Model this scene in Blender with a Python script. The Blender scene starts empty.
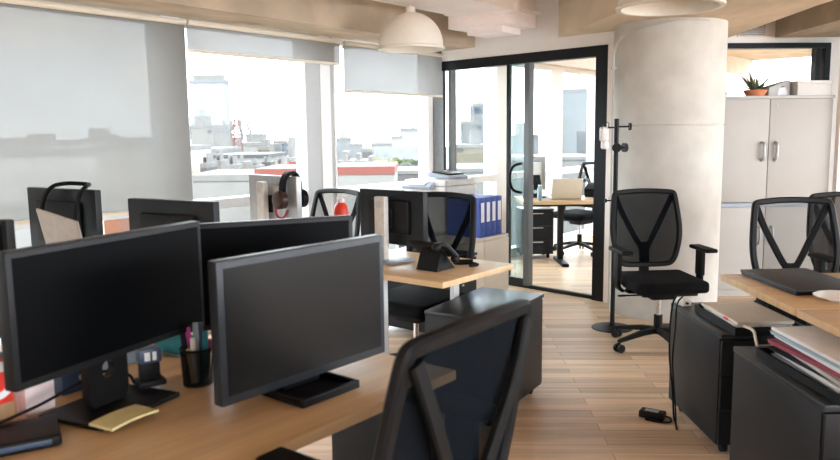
import bpy, bmesh, math, random
from mathutils import Vector, Matrix
random.seed(7)
R = math.radians
SC = bpy.context.scene
COL = SC.collection

# ------------------------------------------------------------------ camera
H = 1.40
F, PITCH, ROLL = 744.35, R(7.347), R(0.656)
cam = bpy.data.cameras.new('camera')
cam.sensor_width = 36.0
cam.lens = F / 840.0 * 36.0
cam.clip_end = 2000
camo = bpy.data.objects.new('camera', cam)
COL.objects.link(camo)
_c, _s, _ct, _st = math.cos(ROLL), math.sin(ROLL), math.cos(PITCH), math.sin(PITCH)
_r0, _f0, _u0 = Vector((1, 0, 0)), Vector((0, _ct, -_st)), Vector((0, _st, _ct))
_R = _c * _r0 - _s * _u0
_U = _s * _r0 + _c * _u0
camo.matrix_world = Matrix(((_R.x, _U.x, -_f0.x, 0), (_R.y, _U.y, -_f0.y, 0), (_R.z, _U.z, -_f0.z, H), (0, 0, 0, 1)))
cam.dof.use_dof = True
cam.dof.focus_distance = 5.2
cam.dof.aperture_fstop = 4.5
SC.camera = camo


def at(x, y, Y):
    """a far point of the town, Y metres ahead"""
    d = _R * (x - 420) + _U * (230 - y) + _f0 * F
    return Vector((0, 0, H)) + d * (Y / d.y)


# ------------------------------------------------------------------ room frames
AL = R(38.9)
CX, CY = 0.214, 7.415
RZW = R(90) - AL            # local x along the window wall, local y out of the building
RZP = R(-45)                # local x along the glass partition, local y into the second room


def W(u, v, z=0.0):
    return Vector((CX + u * math.sin(AL) - v * math.cos(AL), CY + u * math.cos(AL) + v * math.sin(AL), z))


def P(s, w, z=0.0):
    q = math.sqrt(.5)
    return Vector((CX + q * (s + w), CY + q * (w - s), z))


# ------------------------------------------------------------------ materials
def _nt(name):
    m = bpy.data.materials.new(name)
    m.use_nodes = True
    nt = m.node_tree
    b = nt.nodes['Principled BSDF']
    return m, nt, b


def link(nt, a, b):
    nt.links.new(a, b)


def mat(name, col, rough=.5, metal=0.0, nscale=30, namt=.08, bump=0.0, spec=.5, stretch=None, emit=None):
    m, nt, b = _nt(name)
    b.inputs['Roughness'].default_value = rough
    b.inputs['Metallic'].default_value = metal
    b.inputs['Specular IOR Level'].default_value = spec
    tc = nt.nodes.new('ShaderNodeTexCoord')
    mp = nt.nodes.new('ShaderNodeMapping')
    if stretch:
        mp.inputs['Scale'].default_value = stretch
    nz = nt.nodes.new('ShaderNodeTexNoise')
    nz.inputs['Scale'].default_value = nscale
    nz.inputs['Detail'].default_value = 4
    link(nt, tc.outputs['Object'], mp.inputs['Vector'])
    link(nt, mp.outputs['Vector'], nz.inputs['Vector'])
    mr = nt.nodes.new('ShaderNodeMapRange')
    mr.inputs['From Min'].default_value = .3
    mr.inputs['From Max'].default_value = .7
    mr.inputs['To Min'].default_value = 1 - namt
    mr.inputs['To Max'].default_value = 1 + namt
    link(nt, nz.outputs['Fac'], mr.inputs['Value'])
    vm = nt.nodes.new('ShaderNodeVectorMath')
    vm.operation = 'SCALE'
    vm.inputs[0].default_value = col[:3]
    link(nt, mr.outputs['Result'], vm.inputs['Scale'])
    link(nt, vm.outputs['Vector'], b.inputs['Base Color'])
    if bump:
        bp = nt.nodes.new('ShaderNodeBump')
        bp.inputs['Strength'].default_value = bump
        bp.inputs['Distance'].default_value = .01
        link(nt, nz.outputs['Fac'], bp.inputs['Height'])
        link(nt, bp.outputs['Normal'], b.inputs['Normal'])
    if emit:
        b.inputs['Emission Color'].default_value = (*col[:3], 1)
        b.inputs['Emission Strength'].default_value = emit
    return m


def wood(name, c1, c2, rough, plank=None, rot=0.0, grain=(2, 40, 2)):
    m, nt, b = _nt(name)
    b.inputs['Roughness'].default_value = rough
    b.inputs['Specular IOR Level'].default_value = .3
    tc = nt.nodes.new('ShaderNodeTexCoord')
    rt = nt.nodes.new('ShaderNodeMapping')
    rt.inputs['Rotation'].default_value = (0, 0, rot)
    link(nt, tc.outputs['Object'], rt.inputs['Vector'])
    mp = nt.nodes.new('ShaderNodeMapping')
    mp.inputs['Scale'].default_value = grain
    link(nt, rt.outputs['Vector'], mp.inputs['Vector'])
    nz = nt.nodes.new('ShaderNodeTexNoise')
    nz.inputs['Scale'].default_value = 1.0
    nz.inputs['Detail'].default_value = 6
    nz.inputs['Distortion'].default_value = .6
    link(nt, mp.outputs['Vector'], nz.inputs['Vector'])
    cr = nt.nodes.new('ShaderNodeValToRGB')
    cr.color_ramp.elements[0].position = .32
    cr.color_ramp.elements[1].position = .68
    cr.color_ramp.elements[0].color = (*c2, 1)
    cr.color_ramp.elements[1].color = (*c1, 1)
    link(nt, nz.outputs['Fac'], cr.inputs['Fac'])
    out = cr.outputs['Color']
    if plank:
        bt = nt.nodes.new('ShaderNodeTexBrick')
        bt.inputs['Scale'].default_value = 1
        bt.inputs['Brick Width'].default_value = plank[0]
        bt.inputs['Row Height'].default_value = plank[1]
        bt.inputs['Mortar Size'].default_value = .0018
        bt.inputs['Mortar Smooth'].default_value = .3
        bt.inputs['Color1'].default_value = (.72, .68, .64, 1)
        bt.inputs['Color2'].default_value = (1.18, 1.16, 1.14, 1)
        bt.inputs['Mortar'].default_value = (.42, .36, .30, 1)
        bt.offset = .37
        bt.offset_frequency = 2
        link(nt, rt.outputs['Vector'], bt.inputs['Vector'])
        mx = nt.nodes.new('ShaderNodeVectorMath')
        mx.operation = 'MULTIPLY'
        link(nt, out, mx.inputs[0])
        link(nt, bt.outputs['Color'], mx.inputs[1])
        out = mx.outputs['Vector']
    link(nt, out, b.inputs['Base Color'])
    return m


def thin(name, col, alpha, rough=.9, translucent=0.0, gloss=0.0, tcol=(1, 1, 1)):
    """sheet that lets light through: alpha = share passed straight on"""
    m = bpy.data.materials.new(name)
    m.use_nodes = True
    nt = m.node_tree
    nt.nodes.clear()
    o = nt.nodes.new('ShaderNodeOutputMaterial')
    tr = nt.nodes.new('ShaderNodeBsdfTransparent')
    tr.inputs['Color'].default_value = (*tcol, 1)
    tc = nt.nodes.new('ShaderNodeTexCoord')
    nz = nt.nodes.new('ShaderNodeTexNoise')
    nz.inputs['Scale'].default_value = 3
    link(nt, tc.outputs['Object'], nz.inputs['Vector'])
    mr = nt.nodes.new('ShaderNodeMapRange')
    mr.inputs['To Min'].default_value = .93
    mr.inputs['To Max'].default_value = 1.07
    link(nt, nz.outputs['Fac'], mr.inputs['Value'])
    vm = nt.nodes.new('ShaderNodeVectorMath')
    vm.operation = 'SCALE'
    vm.inputs[0].default_value = col
    link(nt, mr.outputs['Result'], vm.inputs['Scale'])
    df = nt.nodes.new('ShaderNodeBsdfDiffuse')
    link(nt, vm.outputs['Vector'], df.inputs['Color'])
    s = df.outputs[0]
    if translucent:
        tl = nt.nodes.new('ShaderNodeBsdfTranslucent')
        link(nt, vm.outputs['Vector'], tl.inputs['Color'])
        mx = nt.nodes.new('ShaderNodeMixShader')
        mx.inputs['Fac'].default_value = translucent
        link(nt, s, mx.inputs[1])
        link(nt, tl.outputs[0], mx.inputs[2])
        s = mx.outputs[0]
    mx = nt.nodes.new('ShaderNodeMixShader')
    mx.inputs['Fac'].default_value = alpha
    link(nt, s, mx.inputs[1])
    link(nt, tr.outputs[0], mx.inputs[2])
    s = mx.outputs[0]
    if gloss:
        gl = nt.nodes.new('ShaderNodeBsdfGlossy')
        gl.inputs['Roughness'].default_value = .02
        lw = nt.nodes.new('ShaderNodeLayerWeight')
        lw.inputs['Blend'].default_value = .5
        pw = nt.nodes.new('ShaderNodeMath')
        pw.operation = 'POWER'
        pw.inputs[1].default_value = 5
        link(nt, lw.outputs['Facing'], pw.inputs[0])
        mu = nt.nodes.new('ShaderNodeMath')
        mu.operation = 'MULTIPLY_ADD'
        mu.inputs[1].default_value = gloss
        mu.inputs[2].default_value = gloss * .04
        link(nt, pw.outputs[0], mu.inputs[0])
        mx = nt.nodes.new('ShaderNodeMixShader')
        link(nt, mu.outputs[0], mx.inputs['Fac'])
        link(nt, s, mx.inputs[1])
        link(nt, gl.outputs[0], mx.inputs[2])
        s = mx.outputs[0]
    link(nt, s, o.inputs['Surface'])
    return m


def facade(name, wall, win, bw, rh, frac=.5):
    """wall with a regular pattern of dark windows"""
    m, nt, b = _nt(name)
    b.inputs['Roughness'].default_value = .8
    b.inputs['Specular IOR Level'].default_value = .15
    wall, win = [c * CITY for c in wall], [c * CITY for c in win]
    tc = nt.nodes.new('ShaderNodeTexCoord')
    sp = nt.nodes.new('ShaderNodeSeparateXYZ')
    link(nt, tc.outputs['Object'], sp.inputs[0])
    ad = nt.nodes.new('ShaderNodeMath')
    link(nt, sp.outputs['X'], ad.inputs[0])
    link(nt, sp.outputs['Y'], ad.inputs[1])
    cb = nt.nodes.new('ShaderNodeCombineXYZ')
    link(nt, ad.outputs[0], cb.inputs['X'])
    link(nt, sp.outputs['Z'], cb.inputs['Y'])
    bt = nt.nodes.new('ShaderNodeTexBrick')
    bt.offset = 0
    bt.inputs['Scale'].default_value = 1
    bt.inputs['Brick Width'].default_value = bw
    bt.inputs['Row Height'].default_value = rh
    bt.inputs['Mortar Size'].default_value = rh * frac * .5
    bt.inputs['Mortar Smooth'].default_value = .1
    bt.inputs['Color1'].default_value = (*win, 1)
    bt.inputs['Color2'].default_value = (*[c * 1.5 for c in win], 1)
    bt.inputs['Mortar'].default_value = (*wall, 1)
    link(nt, cb.outputs[0], bt.inputs['Vector'])
    link(nt, bt.outputs['Color'], b.inputs['Base Color'])
    return m


M = {}
M['black'] = mat('black_plastic', (0.0090, 0.0090, 0.0100), .45, namt=.12, spec=0.15)
M['blackmat'] = mat('matt_black_plastic', (0.0060, 0.0060, 0.0065), .6, namt=.15, spec=0.15)
M['fabric'] = mat('black_upholstery', (0.0070, 0.0080, 0.0100), .9, nscale=400, namt=.4, bump=.2, spec=0.15)
M['mesh'] = thin('black_net_fabric', (.007, .009, .012), .085)
M['meshnear'] = M['mesh']
M['meshopen'] = thin('open_black_net_fabric', (.02, .02, .022), .62)
M['screen'] = mat('matt_dark_screen', (.0022, .0026, .0034), .42, namt=.05, spec=.05)
M['screen2'] = mat('matt_grey_screen', (.006, .0063, .0063), .30, namt=.05, spec=.24)
M['bezel'] = mat('dark_bezel', (0.0110, 0.0125, 0.0150), .4, spec=0.2)
M['bezel2'] = mat('slate_bezel', (0.0250, 0.0310, 0.0400), .38, spec=0.3)
M['silver'] = mat('silver_plastic', (.42, .43, .44), .35, .3)
M['chrome'] = mat('chrome', (.7, .7, .72), .18, 1.0)
M['ped'] = mat('charcoal_laminate', (0.0170, 0.0180, 0.0205), .42, nscale=8, namt=.08, spec=0.16)
M['pedtop'] = mat('charcoal_laminate_top', (0.0225, 0.0275, 0.0325), .33, nscale=8, namt=.08, spec=0.3)
M['white'] = mat('white_laminate', (.41, .39, .362), .5, nscale=4, namt=.03)
M['wall'] = mat('white_plaster', (.93, .88, .84), .85, nscale=3, namt=.04, bump=.02)
M['cream'] = mat('cream_laminate', (.72, .66, .56), .5, nscale=4, namt=.03)
M['duct'] = mat('white_painted_duct', (.97, .87, .84), .45, nscale=3, namt=.04)
M['concrete'] = mat('pale_concrete', (.585, .56, .515), .8, nscale=7, namt=.075, bump=.1)
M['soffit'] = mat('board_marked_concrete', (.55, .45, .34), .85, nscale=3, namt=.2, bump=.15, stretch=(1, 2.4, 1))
M['shadebeam'] = mat('shaded_concrete', (.34, .275, .20), .85, nscale=3, namt=.2, bump=.15, stretch=(2.4, 1, 1))  # ceiling concrete darkened, the side beam's shade put into its colour
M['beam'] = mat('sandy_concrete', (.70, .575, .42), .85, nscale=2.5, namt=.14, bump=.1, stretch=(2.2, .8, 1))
M['alu'] = mat('grey_aluminium', (.52, .54, .55), .45, .1, namt=.02)
M['aludark'] = mat('dark_grey_aluminium', (.20, .21, .22), .45, .1)
M['aluwhite'] = mat('white_aluminium', (.86, .87, .88), .5, namt=.02)
M['dark'] = mat('black_steel', (0.0150, 0.0160, 0.0180), .45, .2, spec=0.15)
M['post'] = mat('grey_anodised_steel', (.085, .088, .09), .4, namt=.03)
M['card'] = mat('off_white_card', (.64, .63, .61), .8, namt=.03)
M['oak'] = wood('pale_oak_laminate', (.76, .54, .31), (.62, .42, .235), .34, grain=(2, 30, 2))
M['oak2'] = wood('pale_oak_laminate_turned', (.78, .56, .33), (.64, .44, .25), .34, grain=(30, 2, 2))
M['floor'] = wood('oak_strip_floor', (.80, .60, .42), (.60, .44, .295), .43, plank=(1.15, .085), rot=R(2), grain=(1.4, 22, 1))
M['glass'] = thin('clear_glass', (.9, .95, .95), 1.0, gloss=.06, tcol=(.93, .95, .95))
M['glassedge'] = thin('green_glass_edge', (.35, .46, .46), .85, gloss=.6, tcol=(.82, .90, .91))
M['frost'] = thin('pale_blue_glass', (.60, .68, .72), .55, gloss=.4, tcol=(.85, .92, .96))
M['blind'] = thin('pale_roller_fabric', (.235, .232, .222), .023, translucent=.27)
M['blind2'] = thin('pale_roller_fabric_short', (.31, .31, .305), .028, translucent=.25)
M['pend'] = mat('cream_enamel', (.82, .77, .68), .4, namt=.02)
M['paper'] = mat('white_paper', (.88, .89, .92), .8, nscale=20, namt=.04)
M['blue'] = mat('royal_blue_card', (.03, .075, .34), .5)
M['red'] = mat('red_plastic', (.75, .05, .03), .4)
M['terra'] = mat('terracotta', (.55, .20, .10), .8)
M['leaf'] = mat('dull_green_leaf', (.10, .13, .07), .6)
M['ledge'] = mat('grey_card', (.50, .50, .50), .8)
M['yellow'] = mat('pale_yellow_paper', (.74, .68, .36), .8)
M['maroon'] = mat('maroon_card', (.30, .03, .06), .6)
M['teal'] = mat('teal_plastic', (.02, .30, .42), .4)
M['magenta'] = mat('magenta_plastic', (.55, .04, .38), .4)
M['navy'] = mat('navy_plastic', (.03, .06, .12), .4)
M['sky'] = mat('pale_blue_plastic', (.35, .50, .60), .4)
M['print'] = mat('warm_white_plastic', (.66, .65, .62), .45)
M['greyp'] = mat('blue_grey_plastic', (.28, .32, .38), .4)
M['orange'] = mat('orange_plastic', (.65, .16, .06), .4)


# ------------------------------------------------------------------ mesh helpers
class MB:
    def __init__(self):
        self.bm = bmesh.new()

    def _add(self, t, mtx=None):
        if mtx is not None:
            t.transform(mtx)
        me = bpy.data.meshes.new('t')
        t.to_mesh(me)
        t.free()
        self.bm.from_mesh(me)
        bpy.data.meshes.remove(me)
        return self

    def box(self, c, s, rot=(0, 0, 0), bev=0.0, seg=2):
        t = bmesh.new()
        bmesh.ops.create_cube(t, size=1)
        t.transform(Matrix.Diagonal((s[0], s[1], s[2], 1)))
        if bev:
            bmesh.ops.bevel(t, geom=t.edges[:], offset=min(bev, min(s) * .49), segments=seg, affect='EDGES', profile=.6)
        m = Matrix.Translation(c) @ Matrix.Rotation(rot[2], 4, 'Z') @ Matrix.Rotation(rot[1], 4, 'Y') @ Matrix.Rotation(rot[0], 4, 'X')
        return self._add(t, m)

    def b2(self, lo, hi, bev=0.0, seg=2):
        return self.box([(a + b) / 2 for a, b in zip(lo, hi)], [abs(b - a) for a, b in zip(lo, hi)], bev=bev, seg=seg)

    def cyl(self, p0, p1, r0, r1=None, seg=20):
        r1 = r0 if r1 is None else r1
        p0, p1 = Vector(p0), Vector(p1)
        d = p1 - p0
        t = bmesh.new()
        bmesh.ops.create_cone(t, cap_ends=True, segments=seg, radius1=r0, radius2=r1, depth=d.length)
        q = Vector((0, 0, 1)).rotation_difference(d.normalized())
        return self._add(t, Matrix.Translation((p0 + p1) / 2) @ q.to_matrix().to_4x4())

    def ball(self, c, r, seg=16, sc=(1, 1, 1)):
        t = bmesh.new()
        bmesh.ops.create_uvsphere(t, u_segments=seg, v_segments=seg // 2 + 2, radius=r)
        t.transform(Matrix.Diagonal((*sc, 1)))
        return self._add(t, Matrix.Translation(c))

    def tube(self, pts, r, seg=8, closed=False):
        return self.sweep(pts, [(r * math.cos(2 * math.pi * k / seg), r * math.sin(2 * math.pi * k / seg)) for k in range(seg)], closed=closed)

    def sweep(self, pts, prof, normal=None, closed=False, scale=None):
        """profile (a along the side direction, b along the normal) swept along pts"""
        pts = [Vector(p) for p in pts]
        n = len(pts)
        bm = self.bm
        rings = []
        prevb = None
        for i, p in enumerate(pts):
            if closed:
                t = pts[(i + 1) % n] - pts[i - 1]
            else:
                t = pts[min(i + 1, n - 1)] - pts[max(i - 1, 0)]
            t.normalize()
            if normal is not None:
                nb = Vector(normal)
            elif prevb is None:
                nb = Vector((0, 0, 1)) if abs(t.z) < .9 else Vector((1, 0, 0))
            else:
                nb = prevb
            nb = (nb - t * nb.dot(t)).normalized()
            prevb = nb
            a = t.cross(nb).normalized()
            k = 1 if scale is None else scale[i]
            rings.append([bm.verts.new(p + a * (x * k) + nb * (y * k)) for x, y in prof])
        m = len(prof)
        for i in range(n if closed else n - 1):
            r0, r1 = rings[i], rings[(i + 1) % n]
            for j in range(m):
                bm.faces.new((r0[j], r0[(j + 1) % m], r1[(j + 1) % m], r1[j]))
        if not closed:
            bm.faces.new(rings[0][::-1])
            bm.faces.new(rings[-1])
        return self

    def lathe(self, prof, c=(0, 0, 0), seg=32):
        bm = self.bm
        rings = []
        for r, z in prof:
            rings.append([bm.verts.new((c[0] + max(r, 1e-4) * math.cos(2 * math.pi * k / seg), c[1] + max(r, 1e-4) * math.sin(2 * math.pi * k / seg), c[2] + z)) for k in range(seg)])
        for a, b in zip(rings, rings[1:]):
            for k in range(seg):
                bm.faces.new((a[k], a[(k + 1) % seg], b[(k + 1) % seg], b[k]))
        return self

    def prism(self, poly, z0, z1, mtx=None):
        t = bmesh.new()
        lo = [t.verts.new((x, y, z0)) for x, y in poly]
        hi = [t.verts.new((x, y, z1)) for x, y in poly]
        t.faces.new(lo[::-1])
        t.faces.new(hi)
        n = len(poly)
        for i in range(n):
            t.faces.new((lo[i], lo[(i + 1) % n], hi[(i + 1) % n], hi[i]))
        return self._add(t, mtx)

    def build(self, name, m, parent=None, loc=None, rz=0.0, smooth=True, rot=None):
        bmesh.ops.recalc_face_normals(self.bm, faces=self.bm.faces[:])
        me = bpy.data.meshes.new(name)
        self.bm.to_mesh(me)
        self.bm.free()
        if m:
            me.materials.append(M[m] if isinstance(m, str) else m)
        if smooth:
            me.polygons.foreach_set('use_smooth', [True] * len(me.polygons))
            try:
                me.set_sharp_from_angle(angle=R(38))
            except Exception:
                pass
        o = bpy.data.objects.new(name, me)
        COL.objects.link(o)
        if parent:
            o.parent = parent
        if loc is not None:
            o.location = loc
        o.rotation_euler = rot if rot else (0, 0, rz)
        return o


def RR(hw, hd, r=.25, seg=4):
    """octagon-ish profile"""
    k = min(hw, hd) * r * 2
    return [(-hw + k, -hd), (hw - k, -hd), (hw, -hd + k), (hw, hd - k), (hw - k, hd), (-hw + k, hd), (-hw, hd - k), (-hw, -hd + k)]


def smooth_pts(pts, n=2, closed=False):
    pts = [Vector(p) for p in pts]
    for _ in range(n):
        q = []
        m = len(pts)
        if not closed:
            q.append(pts[0])
        for i in range(m if closed else m - 1):
            a, b = pts[i], pts[(i + 1) % m]
            q += [a * .75 + b * .25, a * .25 + b * .75]
        if not closed:
            q.append(pts[-1])
        pts = q
    return pts


def tag(o, label=None, cat=None, group=None, kind=None):
    if label:
        o['label'] = label
    if cat:
        o['category'] = cat
    if group:
        o['group'] = group
    if kind:
        o['kind'] = kind
    return o


def empty(name, loc, rz=0.0, label=None, cat=None, group=None, kind=None):
    o = bpy.data.objects.new(name, None)
    COL.objects.link(o)
    o.location = loc
    o.rotation_euler = (0, 0, rz)
    o.empty_display_size = .1
    return tag(o, label, cat, group, kind)


KIDS = {}


def kids(o):
    return [c for c in COL.objects if c.parent == o]


def dup(o, loc, rz, label=None, group=None):
    def rec(x, par):
        c = x.copy()
        COL.objects.link(c)
        c.parent = par
        for k in kids(x):
            rec(k, c)
        return c
    src = list(kids(o))
    c = o.copy()
    COL.objects.link(c)
    for k in src:
        rec(k, c)
    c.location = loc
    c.rotation_euler = (0, 0, rz)
    if label:
        c['label'] = label
    if group:
        c['group'] = group
    return c


def struct(o):
    o['kind'] = 'structure'
    return o


def facing(fx, fy):
    return math.atan2(fy, fx) - math.pi / 2


# ------------------------------------------------------------------ SETTING
CEIL = 2.68
SOFF = 2.19
U0, U1, V0 = -9.0, 9.0, -11.0
wbox = lambda u0, u1, v0, v1, z0, z1, bev=0: MB().b2((u0, v0, z0), (u1, v1, z1), bev=bev)


def wstruct(name, m, u0, u1, v0, v1, z0, z1):
    o = wbox(u0, u1, v0, v1, z0, z1).build(name, m, loc=(CX, CY, 0), rz=RZW, smooth=False)
    return struct(o)


# floor: world aligned object coordinates so the strips keep their direction
fl = MB().prism([W(U0, V0)[:2], W(U1, V0)[:2], W(U1, .12)[:2], W(U0, .12)[:2]], -.25, 0).build('floor', 'floor', smooth=False)
struct(fl)
ce = MB().prism([W(U0, V0)[:2], W(U1, V0)[:2], W(U1, .25)[:2], W(U0, .25)[:2]], CEIL, CEIL + .3).build('ceiling', 'soffit', smooth=False)
struct(ce)
wstruct('trim_window_beam', 'soffit', U0, U1, -.47, .2, SOFF, CEIL)
wstruct('wall_rear', 'wall', U0 - .2, U0, V0, .2, 0, CEIL)

# wide drop beam over the column and its neighbour
bb = MB().prism([(1.15, 6.66), (1.35, 5.0), (1.52, 3.5), (1.52, -3.0), (2.52, -3.0), (2.57, 4.94), (2.67, 6.66)], 2.19, CEIL).build('trim_drop_beam', 'beam', smooth=False)
struct(bb)
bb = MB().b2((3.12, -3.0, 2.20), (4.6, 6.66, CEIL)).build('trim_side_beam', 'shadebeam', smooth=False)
struct(bb)
bb = MB().b2((-.9, 8.6, 2.42), (4.2, 9.1, CEIL)).build('trim_far_beam', 'beam', smooth=False)
struct(bb)

# window wall ---------------------------------------------------------------
def pane_window(n, u0, u1, jl, jr, mj='alu'):
    e = empty(f'window_{n}', W(0, 0), RZW, kind='structure')
    fr = MB()
    fr.b2((u0, -.03, 0.0), (u1, .09, .09))
    fr.b2((u0, -.04, .885), (u1, .09, .955))
    fr.b2((u0, -.03, 2.145), (u1, .09, SOFF))
    if jl:
        fr.b2((u0, -.03, .09), (u0 + jl, .09, 2.145))
    if jr:
        fr.b2((u1 - jr, -.03, .09), (u1, .09, 2.145))
    fr.build('window_frame', mj, e, smooth=False)
    MB().b2((u0 + jl, .025, .955), (u1 - jr, .033, 2.145)).build('pane', 'glass', e, smooth=False)
    MB().b2((u0 + jl, .025, .09), (u1 - jr, .033, .885)).build('lower_pane', 'glass', e, smooth=False)
    return e


pane_window(1, -9.0, -3.06, .06, .03)
pane_window(2, -2.92, -1.755, .04, .05)
pane_window(3, -1.49, -.16, .02, .08, 'aluwhite')
wstruct('trim_mullion_wide', 'aluwhite', -3.06, -2.92, -.03, .16, 0, SOFF)
o = wstruct('trim_mullion_middle', 'alu', -1.755, -1.49, -.02, .16, 0, SOFF)
mm = MB().b2((-1.64, -.032, 0), (-1.53, -.018, SOFF)).build('mullion_cover', 'aluwhite', o, smooth=False)
wstruct('trim_corner_post', 'aludark', -.16, -.02, -.05, .16, 0, SOFF)
# second room windows
for n, (a, b) in enumerate([(.0, 1.0), (1.25, 2.2), (2.43, 3.5), (3.74, 5.2), (5.4, 9.0)]):
    pane_window(5 + n, a, b, .03, .03, 'aluwhite')
for k, (a, b) in enumerate([(1.0, 1.25), (2.2, 2.43), (3.5, 3.74), (5.2, 5.4)]):
    wstruct('trim_far_mullion' + '' if k == 0 else f'trim_far_mullion.{k:03d}', 'aluwhite', a, b, -.03, .16, 0, SOFF)
wstruct('trim_far_cassette', 'wall', .1, 9.0, -.56, -.471, 2.13, 2.36)

# roller blinds -------------------------------------------------------------
def blind(u0, u1, v, z0, z1, fab, label):
    e = empty('roller_blind', W(0, 0), RZW, label, 'blind', 'roller blinds on the window wall')
    q = MB()
    q.bm.faces.new([q.bm.verts.new(p) for p in ((u0, v, z0), (u1, v, z0), (u1, v, z1), (u0, v, z1))])
    q.build('fabric', fab, e, smooth=False)
    MB().cyl((u0, v - .01, z1 + .012), (u1, v - .01, z1 + .008), .019, seg=16).build('roller', 'cream', e)
    MB().b2((u0, v - .010, z0 - .022), (u1, v + .006, z0), bev=.004).build('bottom_bar', 'cream', e)
    return e


blind(-8.0, -2.965, -.15, .945, 2.135, 'blind', 'long sheer roller blind pulled nearly down over the widest window')
blind(-2.95, -1.53, -.15, 1.975, 2.135, 'blind2', 'short roller blind rolled almost up above the window with the white tower')
blind(-1.49, -.17, -.15, 1.765, 2.125, 'blind2', 'half-rolled blind behind the dome lamp, next to the glass partition')
ch = MB()
ch.tube([W(-1.51, -.15, 2.13), W(-1.51, -.15, 1.5)], .004)
tag(ch.build('blind_chain', 'cream'), 'thin pull chain hanging between the two short roller blinds', 'chain')

# glass partition -----------------------------------------------------------
pe = empty('window_4', P(0, 0), RZP, kind='structure')
fr = MB()
fr.b2((0, -.04, 2.005), (1.885, .05, 2.09))
fr.b2((0, -.03, 0), (.035, .04, 2.005))
fr.b2((1.775, -.05, 0), (1.885, .05, 2.005))
fr.b2((0.175, -.02, 0), (1.775, .02, .03))
fr.build('partition_frame', 'dark', pe, smooth=False)
MB().b2((.135, -.03, .0), (.175, .04, 2.004)).build('partition_post', 'post', pe, smooth=False)
MB().b2((.035, -.004, .03), (.135, .004, 2.005)).build('pane', 'glass', pe, smooth=False)
MB().b2((.175, .012, .03), (.93, .020, 2.005)).build('pane', 'glass', pe, smooth=False)
d1 = empty('door_1', P(0, 0), RZP, kind='structure')
df = MB()
df.b2((.86, -.045, .03), (.885, -.005, 2.005))
df.b2((.885, -.035, .03), (1.06, -.012, .085))
df.build('door_frame', 'dark', d1, smooth=False)
MB().b2((1.06, -.05, .03), (1.115, .02, 2.005)).build('door_stile', 'post', d1, smooth=False)
MB().b2((.885, -.03, .085), (1.06, -.022, 2.005)).build('door_pane', 'glassedge', d1, smooth=False)
MB().b2((1.115, .022, .03), (1.775, .030, 2.005)).build('door_pane', 'glass', d1, smooth=False)
hd = MB()
hd.tube(smooth_pts([(1.035, -.055, 1.12), (1.035, -.055, 1.13), (.985, -.10, 1.115), (.955, -.115, 1.05), (.955, -.115, .95), (.985, -.10, .885), (1.035, -.055, .87), (1.035, -.055, .88)], 2), .013)
hd.build('door_handle', 'blackmat', d1)

# wall over the partition and its return to the column
wp = MB().b2((0, -.03, 2.09), (2.1, .07, CEIL)).build('wall_partition', 'wall', loc=P(0, 0), rz=RZP, smooth=False)
struct(wp)
wr = MB().b2((1.885, -.05, 0), (2.12, .07, 2.09)).build('wall_return', 'wall', loc=P(0, 0), rz=RZP, smooth=False)
struct(wr)

# concrete column -----------------------------------------------------------
colc = (1.905, 5.765)
cm = MB()
rr = .407
cm.lathe([(0, 0), (rr, 0), (rr, 1.438), (rr - .010, 1.441), (rr - .010, 1.446), (rr, 1.449), (rr, 2.191)], (*colc, 0), 72)
co = cm.build('trim_column', 'concrete')
struct(co)
cd = MB()
_cp = [(1.463, 5.68, 0.02), (1.463, 5.68, 1.9), (1.463, 5.68, 1.98)]
for k in range(13):
    a_ = R(192 + k * 8)
    _cp.append((colc[0] + .435 * math.cos(a_), colc[1] + .435 * math.sin(a_), 2.172 - .10 * (1 - k / 12) ** 2 + (0 if k else -.04)))
cd.tube(_cp, .008)
cd.box((1.463, 5.672, 1.87), (.035, .03, .02))
cd.box((1.463, 5.672, .9), (.035, .03, .02))
tag(cd.build('conduit_pipe', 'concrete'), 'thin white conduit pipe clipped up the side of the concrete column', 'pipe')

# back wall with the high interior window -----------------------------------
RZB = R(3.1)
BX, BY = 1.98, 6.70
wb = MB()
zx0, zx1, wz0, wz1 = .70, 1.70, 1.69, 2.165
wb.b2((-.3, 0, 0), (zx0, .1, CEIL))
wb.b2((zx1, 0, 0), (4.5, .1, CEIL))
wb.b2((zx0, 0, 0), (zx1, .1, wz0))
wb.b2((zx0, 0, wz1), (zx1, .1, CEIL))
struct(wb.build('wall_back', 'wall', loc=(BX, BY, 0), rz=RZB, smooth=False))
wn = empty('window_10', (BX, BY, 0), RZB, kind='structure')
fr = MB()
fr.b2((zx0, -.02, wz1 - .045), (zx1, .08, wz1))
fr.b2((zx0, -.02, wz0), (zx0 + .025, .08, wz1 - .045))
fr.b2((zx1 - .05, -.02, wz0), (zx1, .08, wz1 - .045))
fr.b2((zx1 - .12, .0, wz0), (zx1 - .085, .08, wz1 - .045))
fr.build('window_frame', 'dark', wn, smooth=False)
MB().b2((zx0 + .025, .04, wz0), (zx1 - .05, .046, wz1 - .045)).build('pane', 'glass', wn, smooth=False)
# pale post and glazed door at the end of the cabinets
struct(MB().b2((3.46, 6.17, 0), (3.535, 6.23, 2.2)).build('trim_white_post', 'wall', smooth=False))
d2 = empty('door_2', (3.535, 6.2, 0), 0, kind='structure')
MB().b2((0.0, 0, 0), (.04, .05, 2.24)).b2((.9, 0, 0), (.95, .05, 2.24)).b2((.04, 0, 2.19), (.9, .05, 2.24)).build('door_frame', 'alu', d2, smooth=False)
MB().b2((.04, .02, .02), (.9, .028, 2.19)).build('door_pane', 'frost', d2, smooth=False)
struct(MB().b2((3.46, 6.20, 2.24), (4.6, 6.3, CEIL)).build('wall_door', 'wall', smooth=False))

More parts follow.
